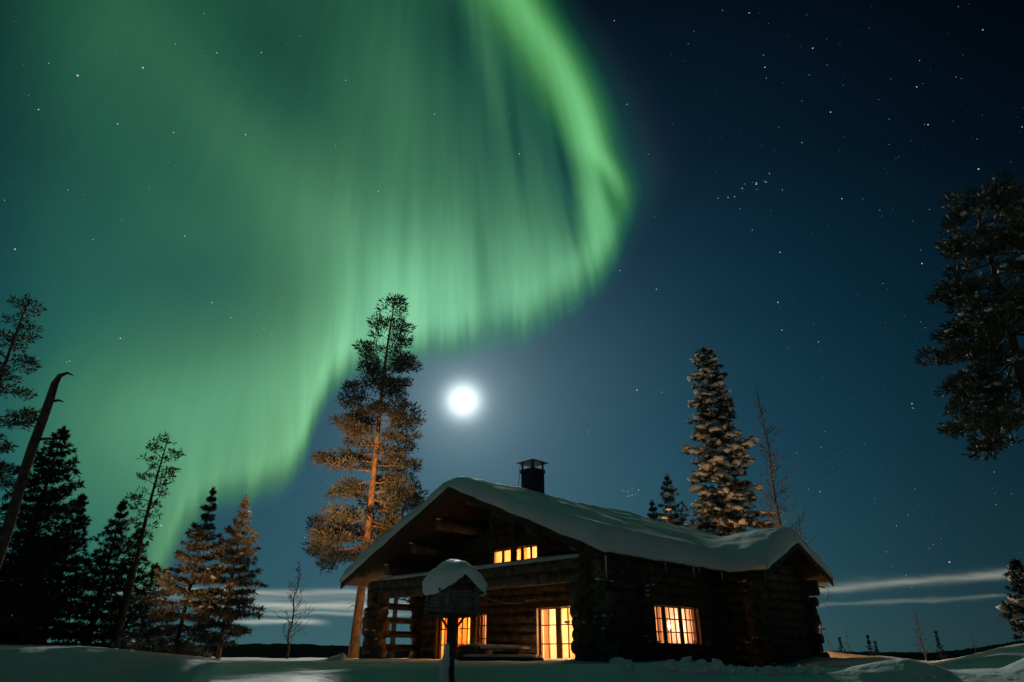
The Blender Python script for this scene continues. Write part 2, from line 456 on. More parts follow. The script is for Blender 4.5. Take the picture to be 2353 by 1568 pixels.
def ground(x, y):
    yy = max(y, 0.5)
    a = x / max(yy, 3.0)
    cz = float(np.interp(a, CA, CZ))
    near = -0.30
    z = near + (cz - near) * float(smooth(12, 25, yy))
    z -= 0.75 * float(smooth(7.0, 3.0, math.hypot(x, y)))
    if y < 0: z -= 0.02 * min(-y, 20)
    if y < 40: z += 0.022 * fbm(x, y, .9, 12.3, 3)
    z += 0.05 * fbm(x, y, 3.2, 3.1, 3) * float(smooth(300, 60, yy))
    # shovelled hollow beside the wing, snow bank before the right wall
    z -= 0.34 * math.exp(-(((x - 7.7) / 1.7) ** 2 + ((y - 20.8) / 2.6) ** 2))
    z += 0.06 * math.exp(-(((x - 4.9) / 1.5) ** 2 + ((y - 19.3) / 1.6) ** 2))
    z += 0.24 * math.exp(-(((x - 13.3) / 1.3) ** 2 + ((y - 30.6) / 1.4) ** 2))
    if y > 33: z -= 11.0 * (1 - math.exp(-(y - 33) / 75.0))
    # ploughed-up bank in the foreground, its near face falling towards the viewer
    if 2 < y < 22:
        wob = 0.5 * mnoise.noise(Vector((x * .22, 5.5, 0)))
        yb = 11.0 + wob
        zc = float(np.interp(a, BA, BZ)) + 0.02 * mnoise.noise(Vector((x * .9, y * .9, 8.8)))
        zb = zc - 0.55 * (yb - y) - 0.02 if y < yb else zc - 0.05 * (y - yb)
        if y < yb + 0.7: zb -= 0.05 * max(0, 1 - abs(y - yb) / 0.35) ** 2
        k = 0.05; h = max(k - abs(z - zb), 0) / k
        zlow = z if y > yb else z - 0.5 * float(smooth(-0.30, -0.22, a)) * min(1, (yb - y) / 2.0)
        z = max(zlow, zb) + h * h * k * .25
    if 6 < y < 30 and a < -0.15:
        zc = float(np.interp(a, LA, LZ)); yb = 21.0 + 1.2 * mnoise.noise(Vector((x * .2, 1.5, 0)))
        zb = zc - 0.50 * (yb - y) if y < yb else zc - 0.01 * (y - yb)
        if y < yb:
            w_l = float(smooth(-0.41, -0.50, a))
            z = z * (1 - w_l) + (zb if y > yb - 6 else z - 1.2) * w_l
        else: z = max(z, zb)
    return z
def make_ground():
    mb = MB()
    radii = [0.0]; r = 0.6
    while r < 6: radii.append(r); r += 0.3
    while r < 40: radii.append(r); r = r + .07 if 9.5 < r < 13 else r * 1.022
    while r < 5200: radii.append(r); r *= 1.12
    azs = list(np.linspace(-55, 55, 441)) + list(np.linspace(58, 302, 62))
    na = len(azs); V = []; Fs = []
    for rr in radii:
        for a in azs:
            x, y = rr * math.sin(R(a)), rr * math.cos(R(a))
            V.append((x, y, ground(x, y)))
    for i in range(len(radii) - 1):
        for k in range(na):
            k2 = (k + 1) % na
            Fs.append((i * na + k, i * na + k2, (i + 1) * na + k2, (i + 1) * na + k))
    mb.add(V, Fs)
    return tag(mb.build('snow_ground', GSNOW, None, True), kind='structure')
make_ground()

# far forested hills
def hill(pts, Y0, depth, seed, base):
    """crest given as (px, py) on the skyline; a ridge with real depth"""
    mb = MB(); rng = np.random.default_rng(seed)
    xs = np.array([p[0] for p in pts]); ys = np.array([p[1] for p in pts])
    N = 520; V = []; Fs = []
    for i in range(N):
        px = xs[0] + (xs[-1] - xs[0]) * i / (N - 1)
        py = float(np.interp(px, xs, ys))
        c = at(px, 1497, Y0); ztop = at(px, py, Y0).z + rng.uniform(-0.5, 1.0) * Y0 * 0.0011
        for dy, f in ((-depth * 0.16, 0.0), (-depth * 0.08, 0.6), (0, 1.0), (depth * 0.5, 0.7), (depth, 0.0)):
            k = 1 + dy / Y0
            V.append((c.x * k, c.y * k, base + (ztop - base) * f))
    for i in range(N - 1):
        for j in range(4):
            Fs.append((i * 5 + j, (i + 1) * 5 + j, (i + 1) * 5 + j + 1, i * 5 + j + 1))
    mb.add(V, Fs)
    return mb.build('hills', HILLM)
tag(hill([(-1500, 1470), (0, 1478), (300, 1478), (420, 1484), (560, 1480), (700, 1481), (800, 1486), (1100, 1490), (1900, 1497), (2100, 1500), (2600, 1505)], 900, 160, 4, -25), kind='structure')
tag(hill([(1500, 1520), (1850, 1513), (1950, 1510), (2060, 1502), (2150, 1499), (2250, 1489), (2353, 1472), (2700, 1440), (3300, 1420)], 260, 60, 5, -16), kind='structure')

# ------------------------------------------------------------------ moon and stars
mo = MB(); mo.add(ICO3[0] * 4000 * math.tan(R(0.80)), ICO3[1])
moon = tag(mo.build('moon', MOON, None, True), 'round overexposed full moon glowing above the cabin roof', 'moon')
moon.location = mdir * 4000

def make_stars():
    mb = MB(); rng = np.random.default_rng(11)
    octv = np.array([(1, 0, 0), (-1, 0, 0), (0, 1, 0), (0, -1, 0), (0, 0, 1), (0, 0, -1)], dtype=float)
    octf = [(0, 2, 4), (2, 1, 4), (1, 3, 4), (3, 0, 4), (2, 0, 5), (1, 2, 5), (3, 1, 5), (0, 3, 5)]
    def star(px, py, size):
        d = sky_dir(px, py) * 4300
        mb.add(octv * size * 4300 / F_PX + np.array(d), octf)
    bright = [(178, 174, 3), (328, 156, 2.6), (88, 252, 2), (270, 285, 2), (398, 305, 1.9), (564, 310, 2), (213, 551, 2), (34, 573, 2.3), (424, 543, 2),
              (156, 437, 1.8), (487, 696, 2), (276, 778, 2.1), (600, 121, 1.7), (498, 122, 1.7), (998, 263, 2), (1193, 354, 2.4), (869, 440, 1.8), (794, 185, 1.6),
              (2258, 69, 2.4), (1867, 111, 1.9), (1908, 258, 2), (1842, 328, 2.1), (2132, 287, 2), (2248, 389, 2.1), (2293, 449, 2.2), (1737, 424, 2), (1934, 457, 1.8),
              (1787, 695, 2.1), (1792, 580, 2), (1796, 759, 1.8), (1880, 786, 1.6), (2181, 1292, 2.4), (2095, 928, 2), (2097, 938, 2), (1463, 897, 2.3), (1520, 902, 2.1),
              (1508, 665, 1.8), (1424, 622, 1.6), (1884, 1130, 2), (1857, 1125, 1.6), (1119, 721, 2.3), (1440, 240, 1.6), (1490, 355, 1.5), (2348, 292, 2), (2118, 606, 2),
              (1886, 1028, 1.6), (1757, 155, 1.9), (1754, 127, 1.8), (1411, 48, 1.6), (1660, 24, 1.5), (1721, 30, 1.8), (1700, 480, 1.5), (2106, 200, 1.7), (370, 1208, 2.4),
              (154, 832, 2), (160, 830, 1.4), (530, 730, 1.6), (606, 755, 1.5), (2284, 1085, 1.6), (1350, 993, 1.4), (1290, 870, 1.3)]
    for b in bright: star(b[0], b[1], b[2] * 0.66)
    for dx, dy in [(0, 0), (10, -3), (-9, 2), (6, 8), (14, 6), (-4, 9), (18, -4), (-14, -4), (9, -10), (1, 6), (15, 12), (-8, 12)]:      # star cluster
        star(1446 + dx + rng.uniform(-4, 4), 1130 + dy + rng.uniform(-4, 4), rng.uniform(.5, 1.05))
    for dx, dy, sz in [(0, 0, 1.7), (-30, 2, 1.4), (-26, 12, 1.3), (4, 12, 1.3), (20, -7, 1.5), (33, -20, 1.4), (-60, 25, 1.5), (-86, 30, 1.7), (-44, 33, 1.4), (58, 12, 1.7), (-5, -2, 1.0), (24, -4, 1.1), (-28, 6, 1.0)]:
        star(1736 + dx + rng.uniform(-5, 5), 424 + dy + rng.uniform(-5, 5), sz * .75)
    n = 0
    while n < 1700:
        px, py = rng.uniform(-500, 2900), rng.uniform(-900, 1400)
        if rng.uniform() > (0.95 if px > 1450 else 0.55): continue
        star(px, py, 0.26 + 0.62 * rng.uniform() ** 5); n += 1
    o = mb.build('stars', STAR)
    for m_ in (STAR_W, STAR_D): o.data.materials.append(m_)
    k = rng.choice([0, 0, 1, 2, 2], len(o.data.polygons) // 8).repeat(8)
    o.data.polygons.foreach_set('material_index', k.astype(np.int32))
    return tag(o, 'tiny pale stars scattered over the night sky', 'stars', kind='stuff')
make_stars()

# ------------------------------------------------------------------ log cabin
C0 = Vector((2.29, 20.0, 0))
cabin = empty('log_cabin', (C0.x, C0.y, -0.3), 'dark log cabin with lit windows and thick snow on its roof', 'cabin', None, R(45))
# cabin axes: x runs back along the ridge, y runs left along the front, z is measured from eye level (shift by ZC)
ZC = 0.3
rng = np.random.default_rng(5)
WID = 10.7; HALF = WID / 2; LEN = 13.4
SL = 0.4275; EAVE = 2.40; OV = 1.2; VERGE = 1.0
REC = 2.2
WQ0, WQ1, WS = 6.9, 10.9, -1.5
WQC, WHW, WVERGE, WSL = 8.9, 2.7, -2.5, 0.42
def roof_z(s): return EAVE + SL * (min(s, WID - s) + OV)
def wing_z(q): return EAVE + WSL * (WHW - abs(q - WQC))

def one_log(mb, p0, p1, r, sides=11):
    p0, p1 = Vector(p0), Vector(p1); L = (p1 - p0).length
    n = max(2, int(L / 0.8) + 1)
    pts = []; rad = []
    t0 = rng.uniform(0.93, 1.07); t1 = rng.uniform(0.93, 1.07)
    for i in range(n):
        f = i / (n - 1)
        j = Vector(rng.uniform(-0.012, 0.012, 3)) if 0 < i < n - 1 else Vector((0, 0, 0))
        pts.append(p0.lerp(p1, f) + j); rad.append(r * (t0 + (t1 - t0) * f) * rng.uniform(0.97, 1.03))
    # softly rounded ends
    d = (p1 - p0).normalized()
    pts = [pts[0] - d * 0.02] + pts + [pts[-1] + d * 0.02]
    rad = [rad[0] * 0.88] + rad + [rad[-1] * 0.88]
    mb.tube(pts, rad, sides)

def spans(a, b, holes):
    out = [(a, b)]
    for h0, h1 in holes:
        nw = []
        for x0, x1 in out:
            if h1 <= x0 or h0 >= x1: nw.append((x0, x1))
            else:
                if h0 > x0: nw.append((x0, h0))
                if h1 < x1: nw.append((h1, x1))
        out = nw
    return [s for s in out if s[1] - s[0] > 0.1]

LR, LS = 0.19, 0.315
def log_wall(axis, fixed, a, b, z0, z1, holes=(), ext=(0.38, 0.38), half=0, top=None, name='log_wall'):
    """axis 'x' or 'y': direction the logs run in cabin axes; holes = (a0, a1, z0, z1)"""
    mb = MB(); z = z0 + half * LS / 2
    while z < z1 + 1e-6:
        a0, b0 = a - ext[0] * rng.uniform(0.55, 1.45), b + ext[1] * rng.uniform(0.55, 1.45)
        if top is not None:
            lim = top(z + LR)
            if lim is None: break
            a0, b0 = max(a0, lim[0]), min(b0, lim[1])
            if b0 - a0 < 0.3: break
        for s0, s1 in spans(a0, b0, [(h[0], h[1]) for h in holes if z + LR * 0.75 > h[2] and z - LR * 0.75 < h[3]]):
            p0, p1 = ((s0, fixed, z + ZC), (s1, fixed, z + ZC)) if axis == 'x' else ((fixed, s0, z + ZC), (fixed, s1, z + ZC))
            one_log(mb, p0, p1, LR * rng.uniform(0.88, 1.08))
        z += LS
    return mb.build(name, LOGS, cabin, True)

ZB = -1.0
DOOR = (2.35, 4.15, -0.9, 1.36)
WIN_L = (7.45, 9.60, -0.9, 1.27)
WIN_R = (6.55, 7.27, 0.05, 1.29)
WIN_A = (3.95, 6.5, 2.98, 3.50)
WIN_S = (2.85, 5.62, 0.17, 1.34)
# recessed front wall up into the gable
def gable_top(zt):
    s = (zt - EAVE) / SL - OV
    if s > HALF: return None
    return (max(s, -0.5), min(WID - s, WID + 0.5))
log_wall('y', REC, 0, WID, ZB, 5.2, [DOOR, WIN_L, WIN_R, WIN_A], ext=(0.50, 0.4), half=1, top=gable_top)
log_wall('x', 0.0, 0, LEN, ZB, 2.75, [WIN_S], half=0)                     # right long wall
log_wall('x', WID, REC, LEN, ZB, 2.75, half=0)                             # left long wall
log_wall('y', LEN, 0, WID, ZB, 5.2, half=1, top=gable_top)                 # back wall
log_wall('y', WQ0, WS, 0, ZB, 2.6, half=1, ext=(0.42, -0.1))               # wing, side walls
log_wall('y', WQ1, WS, 0, ZB, 2.6, half=1, ext=(0.42, -0.1))
def wing_top(zt):
    h = WHW - (zt - EAVE) / WSL
    if h < 0.2: return None
    return (max(WQC - h, WQ0 - 0.6), min(WQC + h, WQ1 + 0.6))
log_wall('x', WS, WQ0, WQ1, ZB, 3.6, half=0, top=wing_top)                 # wing, end wall
# corner stacks of the porch
def stack(q, s, lo, hi, name='log_pillar'):
    mb = MB(); z = ZB; k = 0
    while z < hi:
        if k % 2: one_log(mb, (q - 0.5 * rng.uniform(.8, 1.15), s, z + ZC), (q + 0.45 * rng.uniform(.8, 1.15), s, z + ZC), LR * rng.uniform(.78, 1.12), 10)
        else: one_log(mb, (q, s - 0.45 * rng.uniform(.55, 1.55), z + ZC), (q, s + 0.5 * rng.uniform(.55, 1.55), z + ZC), LR * rng.uniform(.78, 1.12), 10)
        z += LS / 2; k += 1
    return mb.build(name, BEAM, cabin, True)
stack(0, WID, 0.5, 2.3)
mb = MB(); z = ZB + LS / 2
while z < 2.2:                                                             # short cross wall at the near corner
    one_log(mb, (0, -0.45 * rng.uniform(.55, 1.55), z + ZC), (0, 0.62 * rng.uniform(.85, 1.15), z + ZC), LR * rng.uniform(.94, 1.06)); z += LS
mb.build('log_pillar', BEAM, cabin, True)
# porch beams with snow lying on them
mb = MB()
for z, r in ((2.03, 0.19), (2.36, 0.19)): one_log(mb, (0, -0.5, z + ZC), (0, WID + 0.55, z + ZC), r)
mb.build('porch_beam', BEAM, cabin, True)
mb = MB()
for i in range(60):
    s = -0.1 + (WID + 0.2) * i / 59
    v, f = ICO1
    h = 0.10 + 0.06 * mnoise.noise(Vector((s * 0.8, 2.2, 0)))
    mb.add(v * np.array((0.17, 0.24, h)) + np.array((0.02, s, 2.55 + ZC + 0.02)), f)
mb.build('beam_snow', SNOW, cabin, True)
# loft floor behind the beam, posts of the loft, purlins carrying the roof
mb = MB(); mb.box((0.2, 0.1, 2.42 + ZC), (REC, WID - 0.1, 2.54 + ZC)); mb.build('loft_floor', PLANK, cabin)
for s, zt in ((4.25, 4.35), (3.18, 3.9)):
    mb = MB(); one_log(mb, (0.05, s, 2.5 + ZC), (0.05, s, zt + ZC), 0.085, 8); mb.build('loft_post', LOGS, cabin, True)
for s in (HALF, 3.85, 2.25, 0.55, 6.95, 8.6, 10.15):
    mb = MB(); zz = roof_z(s) - 0.24
    one_log(mb, (-0.15 + rng.uniform(-.12, .12), s, zz + ZC), (REC + 0.1, s, zz + ZC), 0.20)
    mb.build('purlin', BEAM, cabin, True)
# snow caught on the protruding log ends and purlin heads
mb = MB(); r4 = np.random.default_rng(77)
for (q, s_, zlo, zhi, n_, dq, ds) in ((0, -.42, -.6, 2.2, 13, .22, .10), (REC, -.45, -.6, 2.2, 9, .12, .12), (-.45, .3, -.6, 2.0, 6, .05, .25), (WQ0 - .4, WS, -.7, 2.2, 9, .12, .15), (WQ0, WS - .42, -.7, 2.2, 9, .15, .1),
                                  (WQ1, WS - .42, -.7, 2.2, 9, .15, .1), (0, WID - .45, -.6, 2.0, 6, .2, .1), (-.45, WID, -.6, 2.0, 7, .1, .2)):
    for _ in range(n_):
        z = zlo + (zhi - zlo) * r4.uniform(); z = ZB + round((z - ZB) / (LS / 2)) * LS / 2 + LR * .93
        if r4.uniform() < .35: continue
        for _k in range(2):
            sz = r4.uniform(.02, .065)
            lump(mb, (q + r4.uniform(-dq, dq) * 1.5, s_ + r4.uniform(-ds, ds) * 1.5, z - r4.uniform(.0, .03) + ZC), (sz * 1.3, sz * 1.3, sz * .6), r4, ICO1, .7)
for s_ in (HALF, 3.85, 2.25, 0.55, 6.95, 8.6, 10.15):
    lump(mb, (-.14, s_, roof_z(s_) - .24 + .19 + ZC), (.13, .15, .04), r4, ICO1, .4)
tag(mb.build('log_end_snow', SNOW, cabin, True), kind='stuff')
# porch side rails
for z in (-0.42, 0.13, 0.60, 1.10, 1.62):
    mb = MB(); one_log(mb, (0.3, WID, z + ZC), (REC - 0.1, WID, z + ZC), 0.125, 9); mb.build('porch_rail', ROOM if False else LOGS, cabin, True)
# eave plate of the wing on the far right
mb = MB()
for z in (2.05, 2.30): one_log(mb, (WQ1 - 0.3, WS + 0.2, z + ZC), (WQ1 + 0.55, WS + 0.2, z + ZC), 0.17); one_log(mb, (WQ1 + 0.1, 0, z + ZC), (WQ1 + 0.1, WVERGE + 0.35, z + ZC), 0.16)
mb.build('eave_plate', LOGS, cabin, True)

# roof boards
roof = MB(); TH = 0.14
def slab(poly):
    roof.prism([(p[0], p[1], p[2] + ZC) for p in poly], (0, 0, TH))
Q0, Q1 = -VERGE, LEN + 0.9
slab([(Q0, -OV, EAVE), (Q1, -OV, EAVE), (Q1, HALF, roof_z(HALF)), (Q0, HALF, roof_z(HALF))])
slab([(Q0, HALF, roof_z(HALF)), (Q1, HALF, roof_z(HALF)), (Q1, WID + OV, EAVE), (Q0, WID + OV, EAVE)])
zr = EAVE + WSL * WHW + 0.003; sin_ = (zr - EAVE) / SL - OV
slab([(WQC - WHW, WVERGE, EAVE + .003), (WQC, WVERGE, zr), (WQC, sin_, zr), (WQC - WHW, -OV, EAVE + .003)])
slab([(WQC, WVERGE, zr), (WQC + WHW, WVERGE, EAVE + .003), (WQC + WHW, -OV, EAVE + .003), (WQC, sin_, zr)])
roof_o = roof.build('roof', PLANK, cabin)
# barge boards
for (s0, s1) in ((-OV, HALF), (HALF, WID + OV)):
    bb = MB()
    za, zb = (EAVE if s0 < 0 else roof_z(HALF)), (roof_z(HALF) if s0 < 0 else EAVE)
    bb.prism([(Q0 - 0.05, s0, za - 0.16 + ZC), (Q0 - 0.05, s1, zb - 0.16 + ZC), (Q0 - 0.05, s1, zb + 0.10 + ZC), (Q0 - 0.05, s0, za + 0.10 + ZC)], (0.046, 0, 0))
    bb.build('barge_board', PLANK, roof_o)
for (q0, q1, za, zb) in ((WQC - WHW, WQC, EAVE, zr), (WQC, WQC + WHW, zr, EAVE)):
    bb = MB()
    bb.prism([(q0, WVERGE - 0.05, za - 0.16 + ZC), (q1, WVERGE - 0.05, zb - 0.16 + ZC), (q1, WVERGE - 0.05, zb + 0.10 + ZC), (q0, WVERGE - 0.05, za + 0.10 + ZC)], (0, 0.046, 0))
    bb.build('barge_board', PLANK, roof_o)

# snow on the roof: one drifted sheet over both gables
def roof_snow():
    st = 0.14; mg = 0.10
    qa, qb, sa, sb = Q0 - mg, Q1 + mg, WVERGE - mg, WID + OV + mg
    nq, ns = int((qb - qa) / st) + 1, int((sb - sa) / st) + 1
    qs = np.linspace(qa, qb, nq); ss = np.linspace(sa, sb, ns)
    def inside(q, s):
        dm = min(q - (Q0 - mg), (Q1 + mg) - q, s - (-OV - mg), (WID + OV + mg) - s)
        dw = min(q - (WQC - WHW - mg), (WQC + WHW + mg) - q, s - (WVERGE - mg), 3.0 - s)
        return max(dm, dw)
    V = []; Fs = []; idx = {}
    cells = set()
    for i in range(nq - 1):
        for j in range(ns - 1):
            if inside((qs[i] + qs[i + 1]) / 2, (ss[j] + ss[j + 1]) / 2) > 0: cells.add((i, j))
    def lowz(q, s):
        zm = EAVE + SL * (min(s, WID - s) + OV)
        zw = EAVE + WSL * (WHW - abs(q - WQC)) if s < 3 else -9
        return max(zm, zw)
    def topz(q, s):
        c = s - HALF
        zm = EAVE + SL * (HALF + OV - (math.sqrt(c * c + 0.55 ** 2) - 0.20))
        zz = zm
        if s < 4:
            k = q - WQC
            zw = EAVE + WSL * (WHW - (math.sqrt(k * k + 0.3 ** 2) - 0.12)) - 0.25 * max(0, s - 1.0)
            kk = 0.42
            h = max(kk - abs(zm - zw), 0) / kk
            zz = max(zm, zw) + h * h * kk * 0.32
        d = max(inside(q, s), 0.0)
        t = min(d / 0.42, 1.0)
        prof = math.sqrt(max(1 - (1 - t) ** 2, 0))
        n = fbm(q, s, 2.6, 7.7, 3)
        thick = 0.50 + 0.10 * n + 0.05 * math.sin(q * 0.9)
        n2 = 0.035 * fbm(q, s, 0.7, 1.7, 3) + 0.03 * fbm(q * 3, s, 1.5, 6.1, 2)
        return zz + TH + 0.12 * (0.6 + 0.4 * t) + (thick - 0.12) * prof + n2 * t
    def vid(i, j, top):
        k = (i, j, top)
        if k not in idx:
            q, s = qs[i], ss[j]
            jq, js = 0.07 * fbm(q, s, .7, 2.2, 2), 0.07 * fbm(q, s, .7, 9.2, 2)
            if top: V.append((q + jq, s + js, topz(q, s) + ZC))
            else: V.append((q + jq, s + js, lowz(q, s) + TH - 0.05 + ZC + 0.03 * fbm(q, s, .5, 4.4, 2)))
            idx[k] = len(V) - 1
        return idx[k]
    for (i, j) in cells:
        Fs.append((vid(i, j, 1), vid(i + 1, j, 1), vid(i + 1, j + 1, 1), vid(i, j + 1, 1)))
        Fs.append((vid(i, j + 1, 0), vid(i + 1, j + 1, 0), vid(i + 1, j, 0), vid(i, j, 0)))
        for (di, dj, a, b) in ((-1, 0, (i, j + 1), (i, j)), (1, 0, (i + 1, j), (i + 1, j + 1)), (0, -1, (i, j), (i + 1, j)), (0, 1, (i + 1, j + 1), (i, j + 1))):
            if (i + di, j + dj) not in cells:
                Fs.append((vid(*a, 0), vid(*b, 0), vid(*b, 1), vid(*a, 1)))
    mb = MB(); mb.add(V, Fs)
    return mb.build('snow', SNOW, roof_o, True)
roof_snow()

# chimney
cq, cs, cw = 3.3, HALF, 0.33
mb = MB(); mb.box((cq - cw, cs - cw, 4.6 + ZC), (cq + cw, cs + cw, 6.62 + ZC)); mb.box((cq - cw - .03, cs - cw - .03, 6.50 + ZC), (cq + cw + .03, cs + cw + .03, 6.66 + ZC))
chim = mb.build('chimney', METAL, roof_o)
for a in (-1, 1):
    for b in (-1, 1):
        mb = MB(); mb.box((cq + a * .29 - .03, cs + b * .29 - .03, 6.66 + ZC), (cq + a * .29 + .03, cs + b * .29 + .03, 6.92 + ZC)); mb.build('cap_stand', METAL, chim)
mb = MB(); k = 0.46; zt = 6.92 + ZC
mb.add([(cq - k, cs - k, zt), (cq + k, cs - k, zt), (cq + k, cs + k, zt), (cq - k, cs + k, zt),
        (cq - k, cs - k, zt + .035), (cq + k, cs - k, zt + .035), (cq + k, cs + k, zt + .035), (cq - k, cs + k, zt + .035), (cq, cs, zt + .20)],
       [(3, 2, 1, 0), (0, 1, 5, 4), (1, 2, 6, 5), (2, 3, 7, 6), (3, 0, 4, 7), (4, 5, 8), (5, 6, 8), (6, 7, 8), (7, 4, 8)])
mb.build('chimney_cap', METAL, chim)
mb = MB(); mb.tube([(cq - .4, cs + .42, 5.9 + ZC), (cq - .36, cs + .40, 6.6 + ZC), (cq - .33, cs + .36, 6.95 + ZC)], 0.012, 5); mb.build('stay_wire', METAL, chim)

# windows: u runs along the wall, v up, w outward
def wmap(wall):
    if wall == 'front': return lambda u, v, w: (REC - w, u, v + ZC)
    return lambda u, v, w: (u, -w, v + ZC)
def wbox(mb, f, u0, u1, v0, v1, w0, w1):
    a, b = f(u0, v0, w0), f(u1, v1, w1)
    mb.box(tuple(min(p, q) for p, q in zip(a, b)), tuple(max(p, q) for p, q in zip(a, b)))

def window(name, wall, rect, leaves, rows, curtain, cur_m, lamp, lamp_m, depth=2.4, stile=0.05, room_pad=0.35, muntin=0.036, lampr=0.11, room_m=None):
    f = wmap(wall); u0, u1, v0, v1 = rect
    fr = MB(); t = 0.075
    wbox(fr, f, u0 - .03, u0 + t, v0, v1, -.14, .16); wbox(fr, f, u1 - t, u1 + .03, v0, v1, -.14, .16)
    wbox(fr, f, u0 - .03, u1 + .03, v1 - .02, v1 + t, -.14, .161); wbox(fr, f, u0 - .03, u1 + .03, v0 - t, v0 + .02, -.14, .161)
    root = fr.build(name, FRAME, cabin)
    for (p, q) in ((v1 + t, v1 + .36), (v0 - .36, v0 - t)):
        li = MB(); wbox(li, f, u0 - .06, u1 + .06, p, q, -.10, .10); li.build('lintel', FRAME, root)
    ls = sorted(leaves)
    for (a, b, cols) in ls:
        mt = MB(); pn = MB()
        st_ = stile
        wbox(mt, f, a, a + st_, v0 + .02, v1 - .02, -.03, .02); wbox(mt, f, b - st_, b, v0 + .02, v1 - .02, -.03, .02)
        for i in range(1, cols):
            x = a + (b - a) * i / cols; wbox(mt, f, x - muntin / 2, x + muntin / 2, v0 + .02, v1 - .02, -.022, .012)
        for r in rows:
            wbox(mt, f, a + st_, b - st_, r - muntin / 2, r + muntin / 2, -.0225, .0115)
        wbox(mt, f, a + st_, b - st_, v0 + .02, v0 + .06, -.029, .019); wbox(mt, f, a + st_, b - st_, v1 - .06, v1 - .02, -.029, .019)
        mt.build('sash', FRAME, root)
        pn.add([f(a + .01, v0, -.006), f(b - .01, v0, -.006), f(b - .01, v1, -.006), f(a + .01, v1, -.006)], [(0, 1, 2, 3)])
        pn.build('pane', GLASS, root)
    # solid posts between the leaves
    gaps = [(p[1], q[0]) for p, q in zip(ls[:-1], ls[1:]) if q[0] - p[1] > .01]
    if ls[0][0] - u0 > t: gaps.append((u0 + t, ls[0][0]))
    if u1 - ls[-1][1] > t: gaps.append((ls[-1][1], u1 - t))
    for p, q in gaps:
        mt = MB(); wbox(mt, f, p, q, v0 + .02, v1 - .02, -.031, .03); mt.build('mullion', FRAME, root)
    for (a, b) in curtain:
        cu = MB()
        n = max(6, int((b - a) / 0.03)); V = []; Fs = []
        for i in range(n + 1):
            u = a + (b - a) * i / n; w = -.26 + .045 * math.sin(u * 42 + 1.3 * math.sin(u * 9))
            V += [f(u, v0 - .05, w), f(u, v1 + .05, w)]
        for i in range(n): Fs.append((2 * i, 2 * i + 2, 2 * i + 3, 2 * i + 1))
        cu.add(V, Fs); cu.build('curtain', cur_m, root, True)
    # lit room behind: floor, ceiling and three walls
    rm = MB(); g = room_pad
    A = [f(u0 - g, v0 - .1, -.12), f(u1 + g, v0 - .1, -.12), f(u1 + g, v1 + .25, -.12), f(u0 - g, v1 + .25, -.12)]
    B = [f(u0 - g, v0 - .1, -depth), f(u1 + g, v0 - .1, -depth), f(u1 + g, v1 + .25, -depth), f(u0 - g, v1 + .25, -depth)]
    rm.add(A + B, [(4, 5, 6, 7), (0, 1, 5, 4), (3, 2, 6, 7), (0, 3, 7, 4), (1, 2, 6, 5)])
    rm.build('room', room_m or ROOM, root)
    for (lu, lv, lw) in lamp:
        lm = MB(); lm.add(ICO2[0] * lampr + np.array(f(lu, lv, lw)), ICO2[1]); lm.build('lamp', lamp_m, root, True)
    return root

window('french_door', 'front', DOOR, [(3.28, 4.05, 2), (2.45, 3.14, 2)], [-.28, .22, .80], [(2.4, 2.7), (3.80, 4.1)], CURT_W, [(3.0, .72, -.8)], LAMP_W, lampr=0.13, room_m=PALE)
window('french_door', 'front', WIN_L, [(7.55, 8.46, 3), (8.56, 9.5, 3)], [-.30, .22, .78], [(7.55, 7.75), (8.2, 8.75), (9.15, 9.5)], CURT_O, [(8.6, .9, -1.5)], LAMP)
window('window', 'front', WIN_R, [(6.63, 7.19, 2)], [.42, .86], [(7.12, 7.25)], CURT_O, [(6.9, .9, -1.4)], LAMP, room_pad=0.07)
window('loft_window', 'front', WIN_A, [(4.02, 4.44, 1), (4.46, 4.86, 1), (4.94, 5.40, 1), (5.48, 5.86, 1), (5.94, 6.43, 1)], [], [(3.95, 4.9)], CURT_W, [(5.4, 3.45, -1.2)], LAMP, depth=2.0, stile=0.022)
window('window', 'side', WIN_S, [(2.95, 3.60, 2), (3.68, 4.58, 3), (4.66, 5.54, 3)], [.55, .94], [(2.9, 3.5), (3.7, 3.95), (4.05, 4.3), (4.42, 4.9), (5.0, 5.22), (5.3, 5.56)], CURT_W, [(5.1, .8, -.75)], LAMP_S, room_m=PALE)
# window sill of the side window with a line of snow
mb = MB(); mb.box((WIN_S[0], -0.34, WIN_S[2] - 0.16 + ZC), (WIN_S[1] + .12, -0.165, WIN_S[2] - 0.09 + ZC)); mb.build('sill', FRAME, cabin)
# wall lantern behind the wing, throwing orange light on the snow
mb = MB(); mb.add(ICO1[0] * np.array((.08, .08, .12)) + np.array((11.9, -0.45, 1.25 + ZC)), ICO1[1]); lan = mb.build('lantern', LANTERN, cabin, True)
mb = MB(); mb.box((11.87, -.45, 1.39 + ZC), (11.93, -.15, 1.43 + ZC)); mb.build('bracket', METAL, lan)
mb = MB(); mb.add(ICO1[0] * np.array((.12, .12, .16)) + np.array((LEN + .55, 5.4, 2.0 + ZC)), ICO1[1]); lan = mb.build('lantern', LANTERN_B, cabin, True)
mb = MB(); mb.box((LEN + .1, 5.37, 2.2 + ZC), (LEN + .6, 5.43, 2.25 + ZC)); mb.build('bracket', METAL, lan)
mb = MB(); mb.add(ICO1[0] * np.array((.11, .11, .15)) + np.array((3.0, WID + .48, 1.15 + ZC)), ICO1[1]); lan = mb.build('lantern', LANTERN_P, cabin, True)
mb = MB(); mb.box((2.97, WID + .15, 1.33 + ZC), (3.03, WID + .52, 1.37 + ZC)); mb.build('bracket', METAL, lan)
